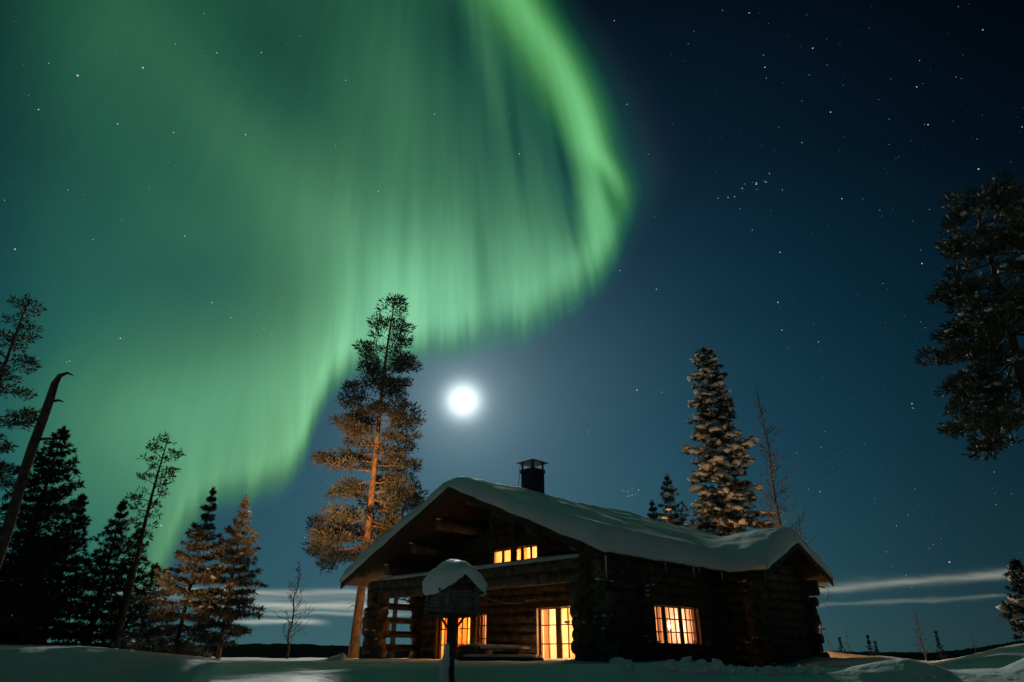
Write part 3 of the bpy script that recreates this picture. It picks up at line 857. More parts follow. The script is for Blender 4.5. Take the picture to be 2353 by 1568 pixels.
# icicle at the near eave, cable sagging from the beam
mb = MB(); mb.tube([(Q0 + .25, -OV + .05, EAVE - .02 + ZC), (Q0 + .26, -OV + .06, EAVE - .28 + ZC), (Q0 + .30, -OV + .10, EAVE - .62 + ZC)], [.03, .02, .004], 6); mb.build('icicle', ICE, cabin, True)
for q_, L_ in ((2.1, .22), (3.7, .30), (4.05, .16), (5.5, .26), (8.0, .14)):
    mb = MB(); mb.tube([(q_, -OV - .02, EAVE + .02 + ZC), (q_ + .01, -OV - .02, EAVE - L_ * .5 + ZC), (q_ + .01, -OV - .02, EAVE - L_ + ZC)], [.022, .013, .003], 5); mb.build('icicle', ICE, cabin, True)
mb = MB(); mb.tube([(-.22, 4.35 - 1.75 * i / 8, 1.62 + 0.0 * i - 0.28 * (1 - (1 - i / 8) ** 2) + ZC) for i in range(9)], 0.018, 5); mb.build('cable', ROPE, cabin, True)

# ------------------------------------------------------------------ things in front of the cabin
def cab(q, s):
    a = 0.70710678
    return Vector((C0.x + a * q - a * s, C0.y + a * q + a * s, 0))
b0 = cab(0.9, 4.5)
gz = ground(b0.x, b0.y)
bench = empty('porch_bench', (b0.x, b0.y, gz), 'low plank bench under snow before the lit doors', 'bench', None, R(45))
mb = MB(); mb.box((-.22, -.95, .30 - .05), (.22, .95, .30)); mb.build('seat', PLANK, bench)
for s in (-.8, .8):
    mb = MB(); mb.box((-.18, s - .05, -.25), (.18, s + .05, .25)); mb.build('leg', PLANK, bench)
r2 = np.random.default_rng(8)
mb = MB()
for i in range(14): lump(mb, (0, -.9 + 1.8 * i / 13, .33), (.24, .2, .06 + .05 * i / 13), r2, ICO1, .15)
mb.build('snow', SNOW, bench, True)
b1 = cab(0.95, 6.05)
crate = empty('storage_box', (b1.x, b1.y, ground(b1.x, b1.y)), 'dark wooden box standing left of the snowy bench', 'box', None, R(45))
mb = MB(); mb.box((-.35, -.52, -.3), (.35, .52, .36)); mb.build('body', PLANK, crate)
mb = MB(); mb.box((-.39, -.56, .36), (.39, .56, .41)); mb.build('lid', PLANK, crate)
mb = MB()
for i in range(8): lump(mb, (0, -.45 + .9 * i / 7, .43), (.33, .17, .06), r2, ICO1, .2)
mb.build('snow', SNOW, crate, True)
b2 = cab(-0.15, 3.6)
step = tag(MB(), ) if False else None
mb = MB(); mb.box((-.25, -1.6, -.4), (.25, 1.6, .10))
stp = empty('porch_step', (b2.x, b2.y, ground(b2.x, b2.y)), 'snow topped plank step in front of the glass doors', 'step', None, R(45))
mb.build('plank', PLANK, stp)
mb = MB()
for i in range(22): lump(mb, (0, -1.5 + 3.0 * i / 21, .12), (.26, .16, .06), r2, ICO1, .15)
mb.build('snow', SNOW, stp, True)

# bird feeder: a little log house on a post
fx, fy = at(1037, 1440, 10.5).x, 10.5
feeder = empty('bird_feeder', (fx, fy, ground(fx, fy)), 'small log bird feeder on a post under a huge snow cap', 'bird feeder', None, R(32))
FS = 10.5 / 8.5; feeder.scale = (FS, FS, FS); fz = -ground(fx, fy) / FS
mb = MB(); mb.tube([(0, 0, -.3), (0.005, 0, .1), (0, .005, .35), (0, 0, .40 + fz)], [.062, .055, .05, .055], 10); mb.build('post', BARK_D, feeder, True)
mb = MB()
for a in (-1, 1): mb.tube([(0, 0, .18 + fz), (a * .17, -.02, .39 + fz)], .014, 6)
mb.build('brace', BARK_D, feeder, True)
mb = MB(); mb.box((-.23, -.25, .37 + fz), (.23, .25, .40 + fz)); mb.build('floor_board', PLANK, feeder)
mb = MB(); z = .43
while z < .67:
    for s in (-1, 1):
        one_log(mb, (-.25 * rng.uniform(.95, 1.08), s * .19, z + fz), (.25 * rng.uniform(.95, 1.08), s * .19, z + fz), .024, 7)
        one_log(mb, (s * .19, -.25 * rng.uniform(.95, 1.08), z + .022 + fz), (s * .19, .25 * rng.uniform(.95, 1.08), z + .022 + fz), .024, 7)
    z += .046
mb.build('log_wall', GREYLOG, feeder, True)
mb = MB()
mb.prism([(-.20, -.215, .66 + fz), (.20, -.215, .66 + fz), (0, -.215, .82 + fz)], (0, .43, 0)); gb = mb.build('gable', PLANK, feeder)
mb = MB()
for a in (-1, 1):
    mb.prism([(a * .27, -.30, .625 + fz), (0, -.30, .842 + fz), (0, -.30, .862 + fz), (a * .27, -.30, .645 + fz)][::a], (0, .62, 0))
mb.build('roof', PLANK, feeder)
def feeder_snow():
    V = []; Fs = []; nx, ny = 28, 26
    for top in (1, 0):
        for i in range(nx + 1):
            for j in range(ny + 1):
                u, v = -1 + 2 * i / nx, -1 + 2 * j / ny
                # square to rounded square
                x, y = u * math.sqrt(1 - 0.28 * v * v), v * math.sqrt(1 - 0.28 * u * u)
                px, py = x * .325 + .03, .03 + y * .365
                base = .865 - .80 * min(abs(px), .29) - .02
                if top:
                    rr = max(abs(u), abs(v))
                    dome = math.sqrt(max(0, 1 - rr ** 3.2))
                    zt = 1.035 - .16 * (px / .315) ** 2 - .10 * ((py - .02) / .345) ** 2 + .05 * mnoise.noise(Vector((px * 5, py * 5, 3.3)))
                    z = base + .03 + (zt - base - .03) * dome ** 0.75
                    V.append((px * (1 + .10 * math.sin(PI * dome) * (1 if True else 0)), py * (1 + .10 * math.sin(PI * dome)), z + fz + .02 * mnoise.noise(Vector((px * 14, py * 14, 1.)))))
                else: V.append((px, py, base + fz + .004 - .02 * abs(mnoise.noise(Vector((px * 20, py * 20, 5.))))))
    n1 = (nx + 1) * (ny + 1); w = ny + 1
    for i in range(nx):
        for j in range(ny):
            a = i * w + j
            Fs.append((a, a + w, a + w + 1, a + 1)); Fs.append((n1 + a, n1 + a + 1, n1 + a + w + 1, n1 + a + w))
    def edge(a, b): Fs.append((a, b, n1 + b, n1 + a))
    for i in range(nx): edge((i + 1) * w, i * w); edge(i * w + ny, (i + 1) * w + ny)
    for j in range(ny): edge(j, j + 1); edge(nx * w + j + 1, nx * w + j)
    mb = MB(); mb.add(V, Fs); return mb.build('snow_cap', SNOW, feeder, True)
feeder_snow()
mb = MB()
for k in range(7): lump(mb, (-.045 - .05 * (1 - k / 6), .0, -.05 + .075 * k), (.085 - .007 * k, .08 - .007 * k, .10), r2, ICO2, .2)
mb.build('stuck_snow', SNOW, feeder, True)

# crumbled snow blocks thrown up beside the wing
mb = MB(); r3 = np.random.default_rng(21)
for k in range(150):
    px = r3.uniform(1675, 1880); yy = r3.uniform(11.0, 12.3)
    x = (px - 1176) / F_PX * yy * CP; s = .018 + .07 * r3.uniform() ** 2
    lump(mb, (x, yy, ground(x, yy) + s * .35), (s, s, s * .8), r3, ICO1, .5)
tag(mb.build('snow_clods', SNOW), 'crumbled snow clods heaped at the foot of the cabin wing', 'snow', kind='stuff')
mb = MB()
for k in range(16):
    px = r3.choice([1432, 1590, 1628, 1520]) + r3.uniform(-22, 22); yy = r3.uniform(11.0, 11.8)
    x = (px - 1176) / F_PX * yy * CP; s = r3.uniform(.04, .10)
    lump(mb, (x, yy, ground(x, yy) + s * .0), (s * 1.3, s, s), r3, ICO2, .35)
tag(mb.build('snow_bank', GSNOW, None, True), 'lumpy bank of shovelled snow below the side window', 'snow bank', kind='stuff')
# wind-carved snow drift left of the cabin
dp = at(712, 1516, 24.0); mb = MB(); V = []; Fs = []
for i in range(15):
    for j in range(13):
        u, v = i / 14, j / 6 - 1
        h = 0.34 * u ** 1.3 * (1 - max(0, u - .9) * 9.5) * (1 - abs(v)) ** 1.2
        V.append((u * 1.25, v * (.25 + .3 * u), h + .02 * mnoise.noise(Vector((u * 4, v * 2, 0))) - .03))
for i in range(14):
    for j in range(12): Fs.append((i * 13 + j, (i + 1) * 13 + j, (i + 1) * 13 + j + 1, i * 13 + j + 1))
mb.add(V, Fs)
dr_o = tag(mb.build('snow_drift', SNOW, None, True), 'small wedge of moonlit snow left of the cabin beside the pine trunk', 'snow drift')
dr_o.location = (dp.x, 24.0, ground(dp.x + .6, 24.0))

# ------------------------------------------------------------------ trees
def blades(mb, c, d, size, n, rng, width=0.13, spread=1.0, up=0.15, start=None):
    """needle sprays growing along a twig from start to c"""
    c = np.asarray(c, dtype=float); d = np.asarray(d, dtype=float)
    c0 = np.asarray(start, dtype=float) if start is not None else c
    t_ = rng.uniform(0.0, 1.1, n)[:, None]
    pos = c0 + (c - c0) * t_ + rng.normal(size=(n, 3)) * size * 0.07
    dirs = rng.normal(size=(n, 3)) * spread + d * 0.9 + np.array((0, 0, up))
    dirs /= np.linalg.norm(dirs, axis=1)[:, None] + 1e-9
    side = np.cross(dirs, rng.normal(size=(n, 3)))
    side /= np.linalg.norm(side, axis=1)[:, None] + 1e-9
    L = size * rng.uniform(0.5, 1.1, n)[:, None]; w = size * width
    V = np.stack([pos - side * w * .4, pos + side * w * .4, pos + dirs * L * .6 + side * w * .6, pos + dirs * L, pos + dirs * L * .6 - side * w * .6], axis=1).reshape(-1, 3)
    mb.add(V, [(5 * i, 5 * i + 1, 5 * i + 2, 5 * i + 3, 5 * i + 4) for i in range(n)])

def conifer(name, label, x, y, top_z, prof, nbr, seed, group=None, bare=0.12, pitch=(25, -20), curl=0.25, tuft=0.32, blade_n=12,
            trunk_r=0.2, lean=(0, 0), bend=0.0, snow=0.0, snow_r=0.16, needles=None, bark=None, step=0.34, skew=None, width=0.13, bz=None, spread=0.8, limbs=(), whorl=0, crown_gap=0.0, droop=0.0):
    rng = np.random.default_rng(seed)
    gz = ground(x, y) - 0.15 if bz is None else bz
    H = top_z - gz
    root = empty(name, (x, y, gz), label, 'tree', group)
    ph0 = rng.uniform(0, 6)
    def axis(f):
        k = bend * math.sin(f * 5.0 + ph0) * f
        return Vector((lean[0] * f + k, lean[1] * f + k * .4, H * f))
    tr = MB(); cr = MB(); sn = MB()
    n = 16
    tr.tube([axis(i / n) for i in range(n + 1)], [trunk_r * (1.25 if i == 0 else 1) * (1 - .93 * (i / n) ** 0.9) + .008 for i in range(n + 1)], 9)
    hs = np.array([p[0] for p in prof]); rs = np.array([p[1] for p in prof])
    snowpts = []
    for i in range(nbr):
        f = bare + (1 - bare) * ((i + rng.uniform(0, 1)) / nbr) ** 0.92
        if whorl: f = bare + (1 - bare) * (round((f - bare) / (1 - bare) * whorl) + rng.uniform(-.12, .12)) / whorl
        f = min(max(f, bare * .9), 0.985)
        if crown_gap and mnoise.noise(Vector((f * 9 + seed, i % 3, seed))) > crown_gap: continue
        az = i * 2.39996 + rng.uniform(-.5, .5)
        rad = float(np.interp(f, hs, rs)) * rng.uniform(.62, 1.12)
        dx, dy = math.cos(az), math.sin(az)
        if skew is not None: rad *= skew(f, dx, dy)
        if rad < 0.06: rad = 0.06
        el = R(pitch[1] + (pitch[0] - pitch[1]) * f + rng.uniform(-10, 10))
        p0 = axis(f); pts = []
        for k in range(5):
            t = k / 4
            pts.append(p0 + Vector((dx * rad * t * math.cos(el), dy * rad * t * math.cos(el), rad * t * math.sin(el) + curl * rad * t * t)) + Vector(rng.normal(size=3) * .03 * rad * t))
        br = max(.010, trunk_r * .22 * (1 - f) + .010)
        tr.tube(pts, [br, br * .8, br * .6, br * .4, br * .2], 5, False)
        m_ = max(1, int(rad / step)); side = Vector((-dy, dx, 0))
        for k in range(m_ + 1):
            t = 0.30 + 0.70 * k / max(m_, 1) if rad > .4 else 0.5 + .5 * k / max(m_, 1)
            q = t * 4; j = min(int(q), 3); p = pts[j].lerp(pts[j + 1], q - j)
            tl = min(.42, .38 * rad) * (1.05 - .6 * t)
            for sg in (-1, 0, 1):
                e = p + side * (sg * tl * rng.uniform(.6, 1.2)) + Vector((dx, dy, 0)) * (tl * .4 * abs(sg)) + Vector((0, 0, rng.uniform(-.06, .06)))
                d = side * (sg * .8) + Vector((dx, dy, 0)) * .8
                blades(cr, e, d, tuft * rng.uniform(.7, 1.1) * (.62 + .38 * min(1, rad / 1.0)), blade_n, rng, width, spread, .1 + curl * .4 - droop, start=p)
                if snow and rng.uniform() < snow: snowpts.append((e + Vector((0, 0, tuft * .30)), float(np.clip(rng.lognormal(-.15, .45), .35, 1.35)) * snow_r * (0.55 + .6 * min(1, rad))))
    for k in range(3): blades(cr, axis(1 - .02 * k), (0, 0, 1), tuft * .9, blade_n, rng, width, .45, .3)
    for lp, lr in limbs:
        tr.tube([Vector(p) for p in lp], lr, 7)
    tr.build('trunk', bark or BARK_D, root, True)
    cr.build('crown', needles or NEED_S, root)
    if snow:
        for c, r in snowpts: lump(sn, c, (r * 1.15, r * 1.15, r * .62), rng, ICO1, .75)
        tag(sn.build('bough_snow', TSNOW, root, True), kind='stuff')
    return root

def pine(name, label, x, y, top_z, prof, n, seed, group=None, bz=None, trunk_r=.25, bare=.3, lean=(0, 0), bend=.1, needles=None, bark=None, clump=.55, blade=.22, per=80, el=(55, -5), skew=None, layers=0,
         snow=0.0, snow_r=.14, width=.12, flat=.55, dead=0, low=1.0, front_gap=0.0):
    """pine: bare limbs that carry rounded clumps of needles towards their ends"""
    rng = np.random.default_rng(seed)
    gz = ground(x, y) - .15 if bz is None else bz
    H = top_z - gz
    root = empty(name, (x, y, gz), label, 'tree', group)
    ph0 = rng.uniform(0, 6)
    def axis(f):
        k = bend * math.sin(f * 6.0 + ph0) * f
        return Vector((lean[0] * f + k, lean[1] * f + k * .4, H * f))
    tr = MB(); cr = MB(); sn = MB(); N = 18
    tr.tube([axis(i / N) for i in range(N + 1)], [trunk_r * (1.3 if i == 0 else 1) * (1 - .92 * (i / N) ** 1.1) * rng.uniform(.95, 1.05) + .01 for i in range(N + 1)], 10)
    hs = np.array([p[0] for p in prof]); rs = np.array([p[1] for p in prof])
    def cl(c, r, d):
        nb = int(per * (r / clump) ** 2)
        g = rng.normal(size=(nb, 3)); g /= np.linalg.norm(g, axis=1)[:, None]
        g *= (rng.uniform(.25, 1, nb) ** .6)[:, None]
        pos = g * np.array((r, r, r * flat)) + np.array(c)
        dr_ = g * 1.0 + np.array(d) * .5 + np.array((0, 0, .45)) + rng.normal(size=(nb, 3)) * .45
        dr_ /= np.linalg.norm(dr_, axis=1)[:, None]
        sd = np.cross(dr_, rng.normal(size=(nb, 3))); sd /= np.linalg.norm(sd, axis=1)[:, None] + 1e-9
        L = blade * rng.uniform(.6, 1.25, nb)[:, None]; w = blade * width
        V = np.stack([pos - sd * w * .5, pos + sd * w * .5, pos + dr_ * L * .6 + sd * w, pos + dr_ * L, pos + dr_ * L * .6 - sd * w], axis=1).reshape(-1, 3)
        cr.add(V, [(5 * i, 5 * i + 1, 5 * i + 2, 5 * i + 3, 5 * i + 4) for i in range(nb)])
        if snow:
            for _ in range(int(rng.poisson(snow))):
                q = rng.normal(size=3); q /= np.linalg.norm(q); q[2] = abs(q[2]) * .7 + .2
                lump(sn, np.array(c) + q * np.array((r, r, r * flat)) * .85, snow_r * rng.uniform(.6, 1.3) * np.array((1.3, 1.3, .7)), rng, ICO1, .5)
    for i in range(n):
        f = bare + (1 - bare) * ((i + rng.uniform(0, 1)) / n) ** low
        if layers: f = bare + (1 - bare) * (math.floor((f - bare) / (1 - bare) * layers) + .5 + rng.uniform(-.16, .16)) / layers
        f = min(f, .985)
        az = i * 2.39996 + rng.uniform(-.6, .6); dx, dy = math.cos(az), math.sin(az)
        if front_gap and dy < -.3 and rng.uniform() < front_gap: continue
        rad = float(np.interp(f, hs, rs)) * rng.uniform(.6, 1.12)
        if skew: rad *= skew(f, dx, dy)
        e = R(el[1] + (el[0] - el[1]) * max(0, (f - bare) / (1 - bare)) ** 1.2 + rng.uniform(-12, 12))
        p0 = axis(f); pts = []
        for k in range(6):
            t = k / 5
            pts.append(p0 + Vector((dx * rad * t * math.cos(e * (1 - .4 * t)), dy * rad * t * math.cos(e * (1 - .4 * t)), rad * math.sin(e) * t * (1.15 - .3 * t))) + Vector(rng.normal(size=3) * .05 * rad * t))
        br = max(.014, trunk_r * .30 * (1 - f) + .012)
        tr.tube(pts, [br * (1 - .16 * k) for k in range(6)], 6, False)
        side = Vector((-dy, dx, 0))
        m_ = max(1, int(round(rad / (clump * .80))))
        for k in range(m_):
            t = 1 - .62 * k / max(m_, 1) if m_ > 1 else 1.0
            q = t * 5; j = min(int(q), 4); p = pts[j].lerp(pts[j + 1], min(q - j, 1))
            r = clump * rng.uniform(.55, 1.0) * (.55 + .45 * min(1, rad / 1.6))
            c = p + side * rng.normal() * r * .5 + Vector((0, 0, r * .25))
            cl(c, r, (dx, dy, 0))
            if rng.uniform() < .6:
                c2 = p + side * (r * 1.2 * rng.choice([-1, 1])) + Vector((0, 0, rng.uniform(-.2, .3) * r))
                tr.tube([p, c2], [br * .4, br * .2], 4, False); cl(c2, r * rng.uniform(.5, .8), side)
    for i in range(dead):
        f = bare * rng.uniform(.45, 1.0); az = rng.uniform(0, 2 * PI); L = rng.uniform(.3, .9)
        p = axis(f); tr.tube([p, p + Vector((math.cos(az) * L * .6, math.sin(az) * L * .6, .05)), p + Vector((math.cos(az) * L, math.sin(az) * L, -.1))], [.03, .02, .008], 4, False)
    cl(axis(.99), clump * .5, (0, 0, 1))
    tr.build('trunk', bark or BARK_D, root, True)
    cr.build('crown', needles or NEED_P, root)
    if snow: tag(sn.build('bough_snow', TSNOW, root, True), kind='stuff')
    return root

def bare_tree(name, label, x, y, top_z, r0, seed, group=None, spread=0.55, first=0.2, n1=16, bz=None, m=None, lean=0.0, depth=2, up=0.7, flat=0.0, minr=0.008, straight=1.0):
    rng = np.random.default_rng(seed)
    gz = ground(x, y) - 0.15 if bz is None else bz
    H = top_z - gz
    root = empty(name, (x, y, gz), label, 'tree', group)
    tr = MB(); bm_ = MB()
    wob = [Vector((rng.normal() * .012 * H, rng.normal() * .012 * H, 0)) * straight for _ in range(9)]
    ax = [Vector((lean * i / 8, 0, H * i / 8)) + wob[i] * (1 if i else 0) for i in range(9)]
    tr.tube(ax, [r0 * (1 - .9 * i / 8) + minr * .5 for i in range(9)], 7)
    def grow(p, d, L, r, lev):
        pts = [p]; cur = Vector(d)
        for k in range(4):
            cur = (cur + Vector(rng.normal(size=3) * .16) + Vector((0, 0, .10 * (1 - flat)))).normalized(); pts.append(pts[-1] + cur * L / 4)
        bm_.tube(pts, [max(minr, r * (1 - .2 * k)) for k in range(5)], 4, False)
        if lev > 0:
            for k in range(int(rng.integers(3, 6))):
                q = rng.uniform(.25, 1) * 4; j = min(int(q), 3)
                nd = (cur + Vector(rng.normal(size=3) * .75)).normalized()
                grow(pts[j].lerp(pts[j + 1], q - j), nd, L * rng.uniform(.35, .6), r * .55, lev - 1)
    for i in range(n1):
        f = first + (1 - first) * (i + .5) / n1 * .97
        q = f * 8; j = min(int(q), 7); p = ax[j].lerp(ax[j + 1], q - j)
        a = rng.uniform(0, 2 * PI)
        d = Vector((math.cos(a), math.sin(a), up * rng.uniform(.5, 1.3) * (1 - flat))).normalized()
        grow(p, d, spread * H * (1.08 - f) * rng.uniform(.6, 1.1) * .55, r0 * .38 * (1.1 - f), depth - 1)
    tr.build('trunk', m or BARK_G, root, True); bm_.build('branch_crown', m or BARK_G, root)
    return root

# tall Scots pine beside the cabin
pz = ground(-7.5, 34)
def pine_limb(f0, az, L, up, r, H=19.3):
    p = Vector((0.1 * f0, 0, H * f0)); d = Vector((math.cos(az), math.sin(az), 0)); out = []
    for k in range(6):
        t = k / 5; out.append(p + d * (L * t ** 1.3) + Vector((0, 0, up * t ** 0.8)))
    return out, [r * (1 - .15 * k) for k in range(6)]
pine('pine_tree', 'tallest pine, its orange lit trunk rising behind the left eave of the cabin', -7.5, 34, 19.0,
     [(0, 0), (.24, 2.9), (.30, 3.1), (.42, 2.9), (.5, 2.4), (.6, 2.1), (.7, 1.8), (.78, 1.7), (.86, 1.25), (.93, .8), (1, .3)], 124, 3, bare=.26, low=1.10, front_gap=.62, el=(52, -14), trunk_r=.225,
     lean=(.45, 0), bend=.14, bark=BARK_P, clump=.60, blade=.24, per=125, needles=NEED_L, dead=6, bz=pz - .2,
     skew=lambda f, dx, dy: (1.12 if dx < 0 else .62) if f < .55 else (.95 if dx < 0 else 1.0))
pine('pine_tree', 'shorter dark pine close behind the right side of the tallest pine', -7.0, 42, 12.8,
     [(0, 0), (.3, 1.9), (.5, 2.1), (.75, 1.6), (.92, .9), (1, .35)], 46, 14, bare=.3, bz=-1.5, trunk_r=.16, clump=.55, blade=.26, per=100)

# dark wood on the left
LG = 'dark trees of the wood at the left edge'
pine('pine_tree', 'dark open pine at the far left edge, tallest of the left wood', -20.6, 24, 13.4, [(0, 0), (.2, 1.5), (.5, 1.75), (.75, 1.35), (.92, .75), (1, .3)], 62, 31, LG,
     bare=.2, trunk_r=.17, lean=(.3, 0), clump=.34, blade=.19, per=60, el=(45, -15))
conifer('spruce_tree', 'broad black spruce standing behind the broken dead trunk', -18.7, 26, 8.3, [(0, 2.3), (.2, 2.2), (.5, 1.6), (.8, .75), (.93, .35), (1, .06)], 150, 32, LG, bare=.03, pitch=(20, -18), tuft=.28, blade_n=15, trunk_r=.18, step=.34, whorl=22)
conifer('spruce_tree', 'black spruce at the frame edge below the tallest left pine', -22.2, 26, 6.6, [(0, 2.4), (.3, 2.1), (.6, 1.4), (1, .1)], 120, 33, LG, bare=.03, pitch=(20, -18), tuft=.32, blade_n=14, trunk_r=.17, step=.36)
conifer('spruce_tree', 'slim pointed spruce, left one of the twin tops beside the thin pine', -17.75, 27, 5.75, [(0, 1.6), (.3, 1.3), (.6, .75), (.8, .38), (.92, .18), (1, .05)], 120, 34, LG, bare=.04, pitch=(30, -18), tuft=.25, blade_n=14, trunk_r=.13, step=.30, whorl=17)
conifer('spruce_tree', 'slim pointed spruce, right one of the twin tops beside the thin pine', -16.9, 28.5, 5.85, [(0, 1.6), (.3, 1.25), (.6, .7), (.8, .36), (.92, .17), (1, .05)], 115, 35, LG, bare=.04, pitch=(30, -18), tuft=.25, blade_n=14, trunk_r=.13, step=.30, whorl=17)
pine('pine_tree', 'thin sparse pine with long bare stem at the right end of the left wood', -14.95, 27, 8.2,
     [(0, 0), (.42, .35), (.55, .75), (.7, .9), (.85, .85), (.95, .55), (1, .2)], 34, 36, LG, bare=.42, trunk_r=.12, lean=(.1, 0), bend=.05, clump=.30, blade=.18, per=55, el=(45, -15), dead=9,
     skew=lambda f, dx, dy: 1.0 if dx < 0 or f > .72 else .6)
conifer('spruce_tree', 'low dark young spruce left of the thin pine stem', -15.9, 28.5, 4.6, [(0, 1.2), (.4, 1.0), (.8, .45), (1, .1)], 80, 37, LG, bare=.05, pitch=(30, -10), tuft=.25, blade_n=12, trunk_r=.1, step=.32, whorl=13)
conifer('spruce_tree', 'smallest dark spruce at the foot of the thin pine', -15.4, 29.5, 3.3, [(0, 1.1), (.5, .75), (1, .1)], 60, 38, LG, bare=.05, pitch=(30, -10), tuft=.24, blade_n=12, trunk_r=.08, step=.32)
conifer('spruce_tree', 'low black spruce in front of the broad spruce at left', -17.2, 24.5, 3.6, [(0, 1.7), (.5, 1.1), (1, .1)], 90, 39, LG, bare=.03, pitch=(20, -12), tuft=.28, blade_n=13, trunk_r=.1, step=.32)
conifer('spruce_tree', 'low black spruce filling the bottom left corner of the wood', -19.4, 23.5, 4.0, [(0, 2.0), (.5, 1.3), (1, .1)], 100, 40, LG, bare=.03, pitch=(20, -12), tuft=.30, blade_n=13, trunk_r=.12, step=.32)

# broken dead trunk
sx, sy = -13.65, 18.0
sg = empty('dead_trunk', (sx, sy, ground(sx, sy) - .2), 'bare broken dead trunk with hooked top before the left wood', 'dead tree')
sH = 7.5 - (ground(sx, sy) - .2)
mb = MB(); rs_ = np.random.default_rng(2)
pts = [Vector((.03 * math.sin(k * 1.3), 0, sH * k / 12)) for k in range(12)] + [Vector((.02, 0, sH * .965)), Vector((.10, 0, sH * .995)), Vector((.30, 0, sH * 1.005)), Vector((.50, 0, sH * .995))]
mb.tube(pts, [(.175 - .005 * k) * rs_.uniform(.93, 1.07) for k in range(10)] + [.13, .12, .105, .07, .04, .012], 10); mb.build('trunk', BARK_D, sg, True)
for zf, L, az in ((.905, .30, .1), (.775, .42, .0), (.60, .3, 2.6), (.84, .2, 2.9)):
    mb = MB(); mb.tube([(.12 * math.cos(az), .1 * math.sin(az), sH * zf), (.12 * math.cos(az) + L * .6 * math.cos(az), .0, sH * zf + .02), (.12 * math.cos(az) + L * math.cos(az), .05, sH * zf - .01)], [.045, .035, .012], 6); mb.build('branch_stub', BARK_D, sg, True)

# two young trees lit by the yard light
YG = 'young conifers lit orange left of the cabin'
conifer('spruce_tree', 'left one of two orange lit young conifers, wider and lower branched', -12.2, 26, 5.80, [(0, 2.0), (.16, 1.9), (.38, 1.35), (.58, .85), (.72, .50), (.78, .22), (.86, .26), (.93, .12), (1, .03)], 125, 51, YG,
        bare=.06, pitch=(40, -30), curl=.06, tuft=.22, blade_n=17, trunk_r=.085, needles=NEED_F, step=.26, snow=.07, snow_r=.075, lean=(.25, 0), width=.13, whorl=15, droop=.25, spread=.65)
conifer('spruce_tree', 'right one of two orange lit young conifers, slimmer with a pale stem', -10.75, 26.4, 5.55, [(0, .7), (.2, 1.3), (.45, 1.1), (.62, .85), (.76, .50), (.84, .22), (.90, .24), (.95, .1), (1, .03)], 110, 52, YG,
        bare=.17, pitch=(40, -28), curl=.06, tuft=.22, blade_n=17, trunk_r=.085, needles=NEED_F, step=.26, snow=.07, snow_r=.075, bark=BARK_P, width=.13, whorl=14, droop=.25, spread=.65)
bare_tree('birch_tree', 'bare young birch on the snow between the orange conifers and the pine', -9.35, 30, 3.55, .05, 61, spread=.60, first=.14, n1=26, up=1.1)

# behind the cabin on the right
conifer('spruce_tree', 'tall snow laden spruce lit orange behind the cabin roof', 13.35, 41, 18.95, [(0, 3.5), (.3, 3.1), (.36, 2.9), (.42, 2.6), (.5, 2.1), (.60, 1.65), (.65, 2.15), (.69, 1.4), (.8, 1.3), (.9, .95), (.96, .7), (1, .4)], 250, 71,
        bare=.12, pitch=(10, -28), curl=.05, tuft=.30, blade_n=14, trunk_r=.24, needles=NEED_S, step=.40, snow=.50, snow_r=.20, bz=-1.0, droop=.25, width=.15)
conifer('spruce_tree', 'small dark spruce rising over the roof left of the snow laden spruce', 9.15, 38, 9.3, [(0, 2.8), (.5, 1.8), (.62, 1.35), (.8, .7), (.92, .3), (1, .05)], 150, 72, bare=.2, pitch=(20, -15), tuft=.25, blade_n=14, trunk_r=.14, step=.34, bz=-.8, snow=.05, snow_r=.12, whorl=17)
conifer('spruce_tree', 'tiny spruce top peeking over the roof, leftmost of the trees there', 8.25, 38.6, 7.9, [(0, 1.9), (.6, 1.3), (.8, .6), (1, .05)], 110, 73, bare=.3, pitch=(20, -15), tuft=.25, blade_n=13, trunk_r=.12, step=.34, bz=-.8, whorl=14)
bare_tree('birch_tree', 'thin bare tree standing right of the snow laden spruce', 13.75, 34, 13.3, .11, 62, spread=.30, first=.30, n1=90, bz=-.4, up=.45, m=BARK_G, minr=.010, straight=.35)
bare_tree('birch_tree', 'bare twiggy treetop rising just left of the wing gable peak', 13.2, 31.5, 5.5, .05, 63, spread=.6, first=.3, n1=26, bz=-.5, up=.9)
bare_tree('birch_tree', 'thin bare treetop standing directly above the wing gable peak', 14.35, 33, 6.2, .05, 64, spread=.35, first=.4, n1=20, bz=-.5, up=.8)

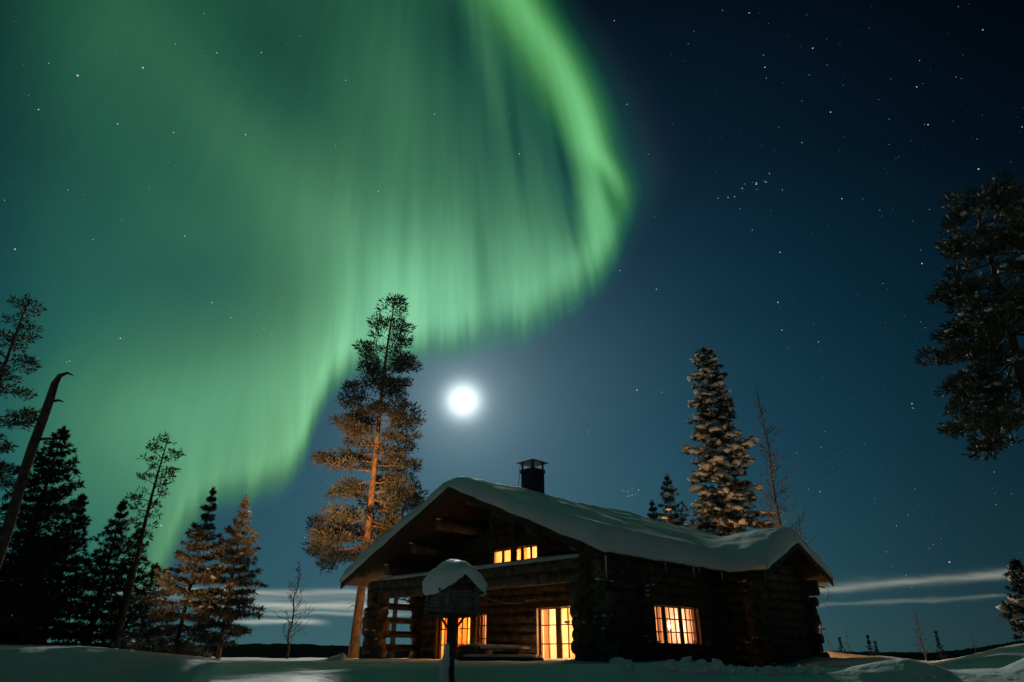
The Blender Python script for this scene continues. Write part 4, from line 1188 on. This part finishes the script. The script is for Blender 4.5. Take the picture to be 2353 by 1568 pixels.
# big snowy pine at the right edge
pine('pine_tree', 'large dark pine with snow lumps leaning in from the right edge', 11.5, 14.0, 11.05,
     [(0, 0), (.38, .9), (.43, 1.6), (.50, 1.7), (.58, 1.5), (.66, 1.8), (.72, 1.4), (.80, 1.45), (.86, .85), (.90, .95), (.95, .65), (1, .4)], 68, 81, bare=.445, bz=-.5, trunk_r=.19,
     lean=(.75, 0), bend=.15, clump=.33, blade=.16, per=140, el=(20, -24), snow=1.2, snow_r=.06, layers=10, width=.13, skew=lambda f, dx, dy: 1.0 if dx < 0 else 1.45)
conifer('spruce_tree', 'dark snowy spruce half cut by the right edge above the bright slope', 17.75, 24, 2.85, [(0, .9), (.4, .75), (.75, .40), (.92, .2), (1, .06)], 80, 82, bare=.16, pitch=(10, -20), tuft=.18, blade_n=14, trunk_r=.08, step=.20, snow=.15, snow_r=.14, bz=.0)

# small trees on the skyline at right
SG = 'small trees on the right skyline'
def px_tree(px, py, Y):
    p = at(px, py, Y); return p.x, p.z
for px, py, Yt, kind, lab in (
        (1899, 1448, 38, 'b', 'bare sapling nearest to the cabin wall on the right skyline'),
        (1928, 1466, 44, 'c', 'tiny conifer on the right skyline beside the bare saplings'),
        (1942, 1445, 42, 'b', 'thin crooked sapling behind the tiny conifer on the right skyline'),
        (1993, 1462, 42, 'c', 'tiny conifer standing midway between the cabin and the feathery bare tree'),
        (2010, 1476, 44, 'c', 'lowest conifer right of the midway skyline conifer'),
        (2098, 1400, 36, 'b', 'tallest feathery bare tree on the right skyline'),
        (2149, 1452, 44, 'c', 'dark conifer right of the tallest bare tree on the skyline'),
        (2226, 1442, 48, 'b', 'faint bare sapling farthest right on the skyline')):
    x, z = px_tree(px, py, Yt)
    g_ = ground(x, Yt)
    if kind == 'b': bare_tree('birch_tree', lab, x, Yt, z, .035 if px != 2098 else .05, int(px), SG, spread=.4, first=.25, n1=12 if px != 2098 else 34, up=.9, minr=.006)
    else: conifer('spruce_tree', lab, x, Yt, z, [(0, .7), (.3, .5), (.6, .25), (.8, .1), (1, .03)], 40, int(px), SG, bare=.1, pitch=(25, -10), tuft=.14, blade_n=9, trunk_r=.05, step=.2, width=.2)
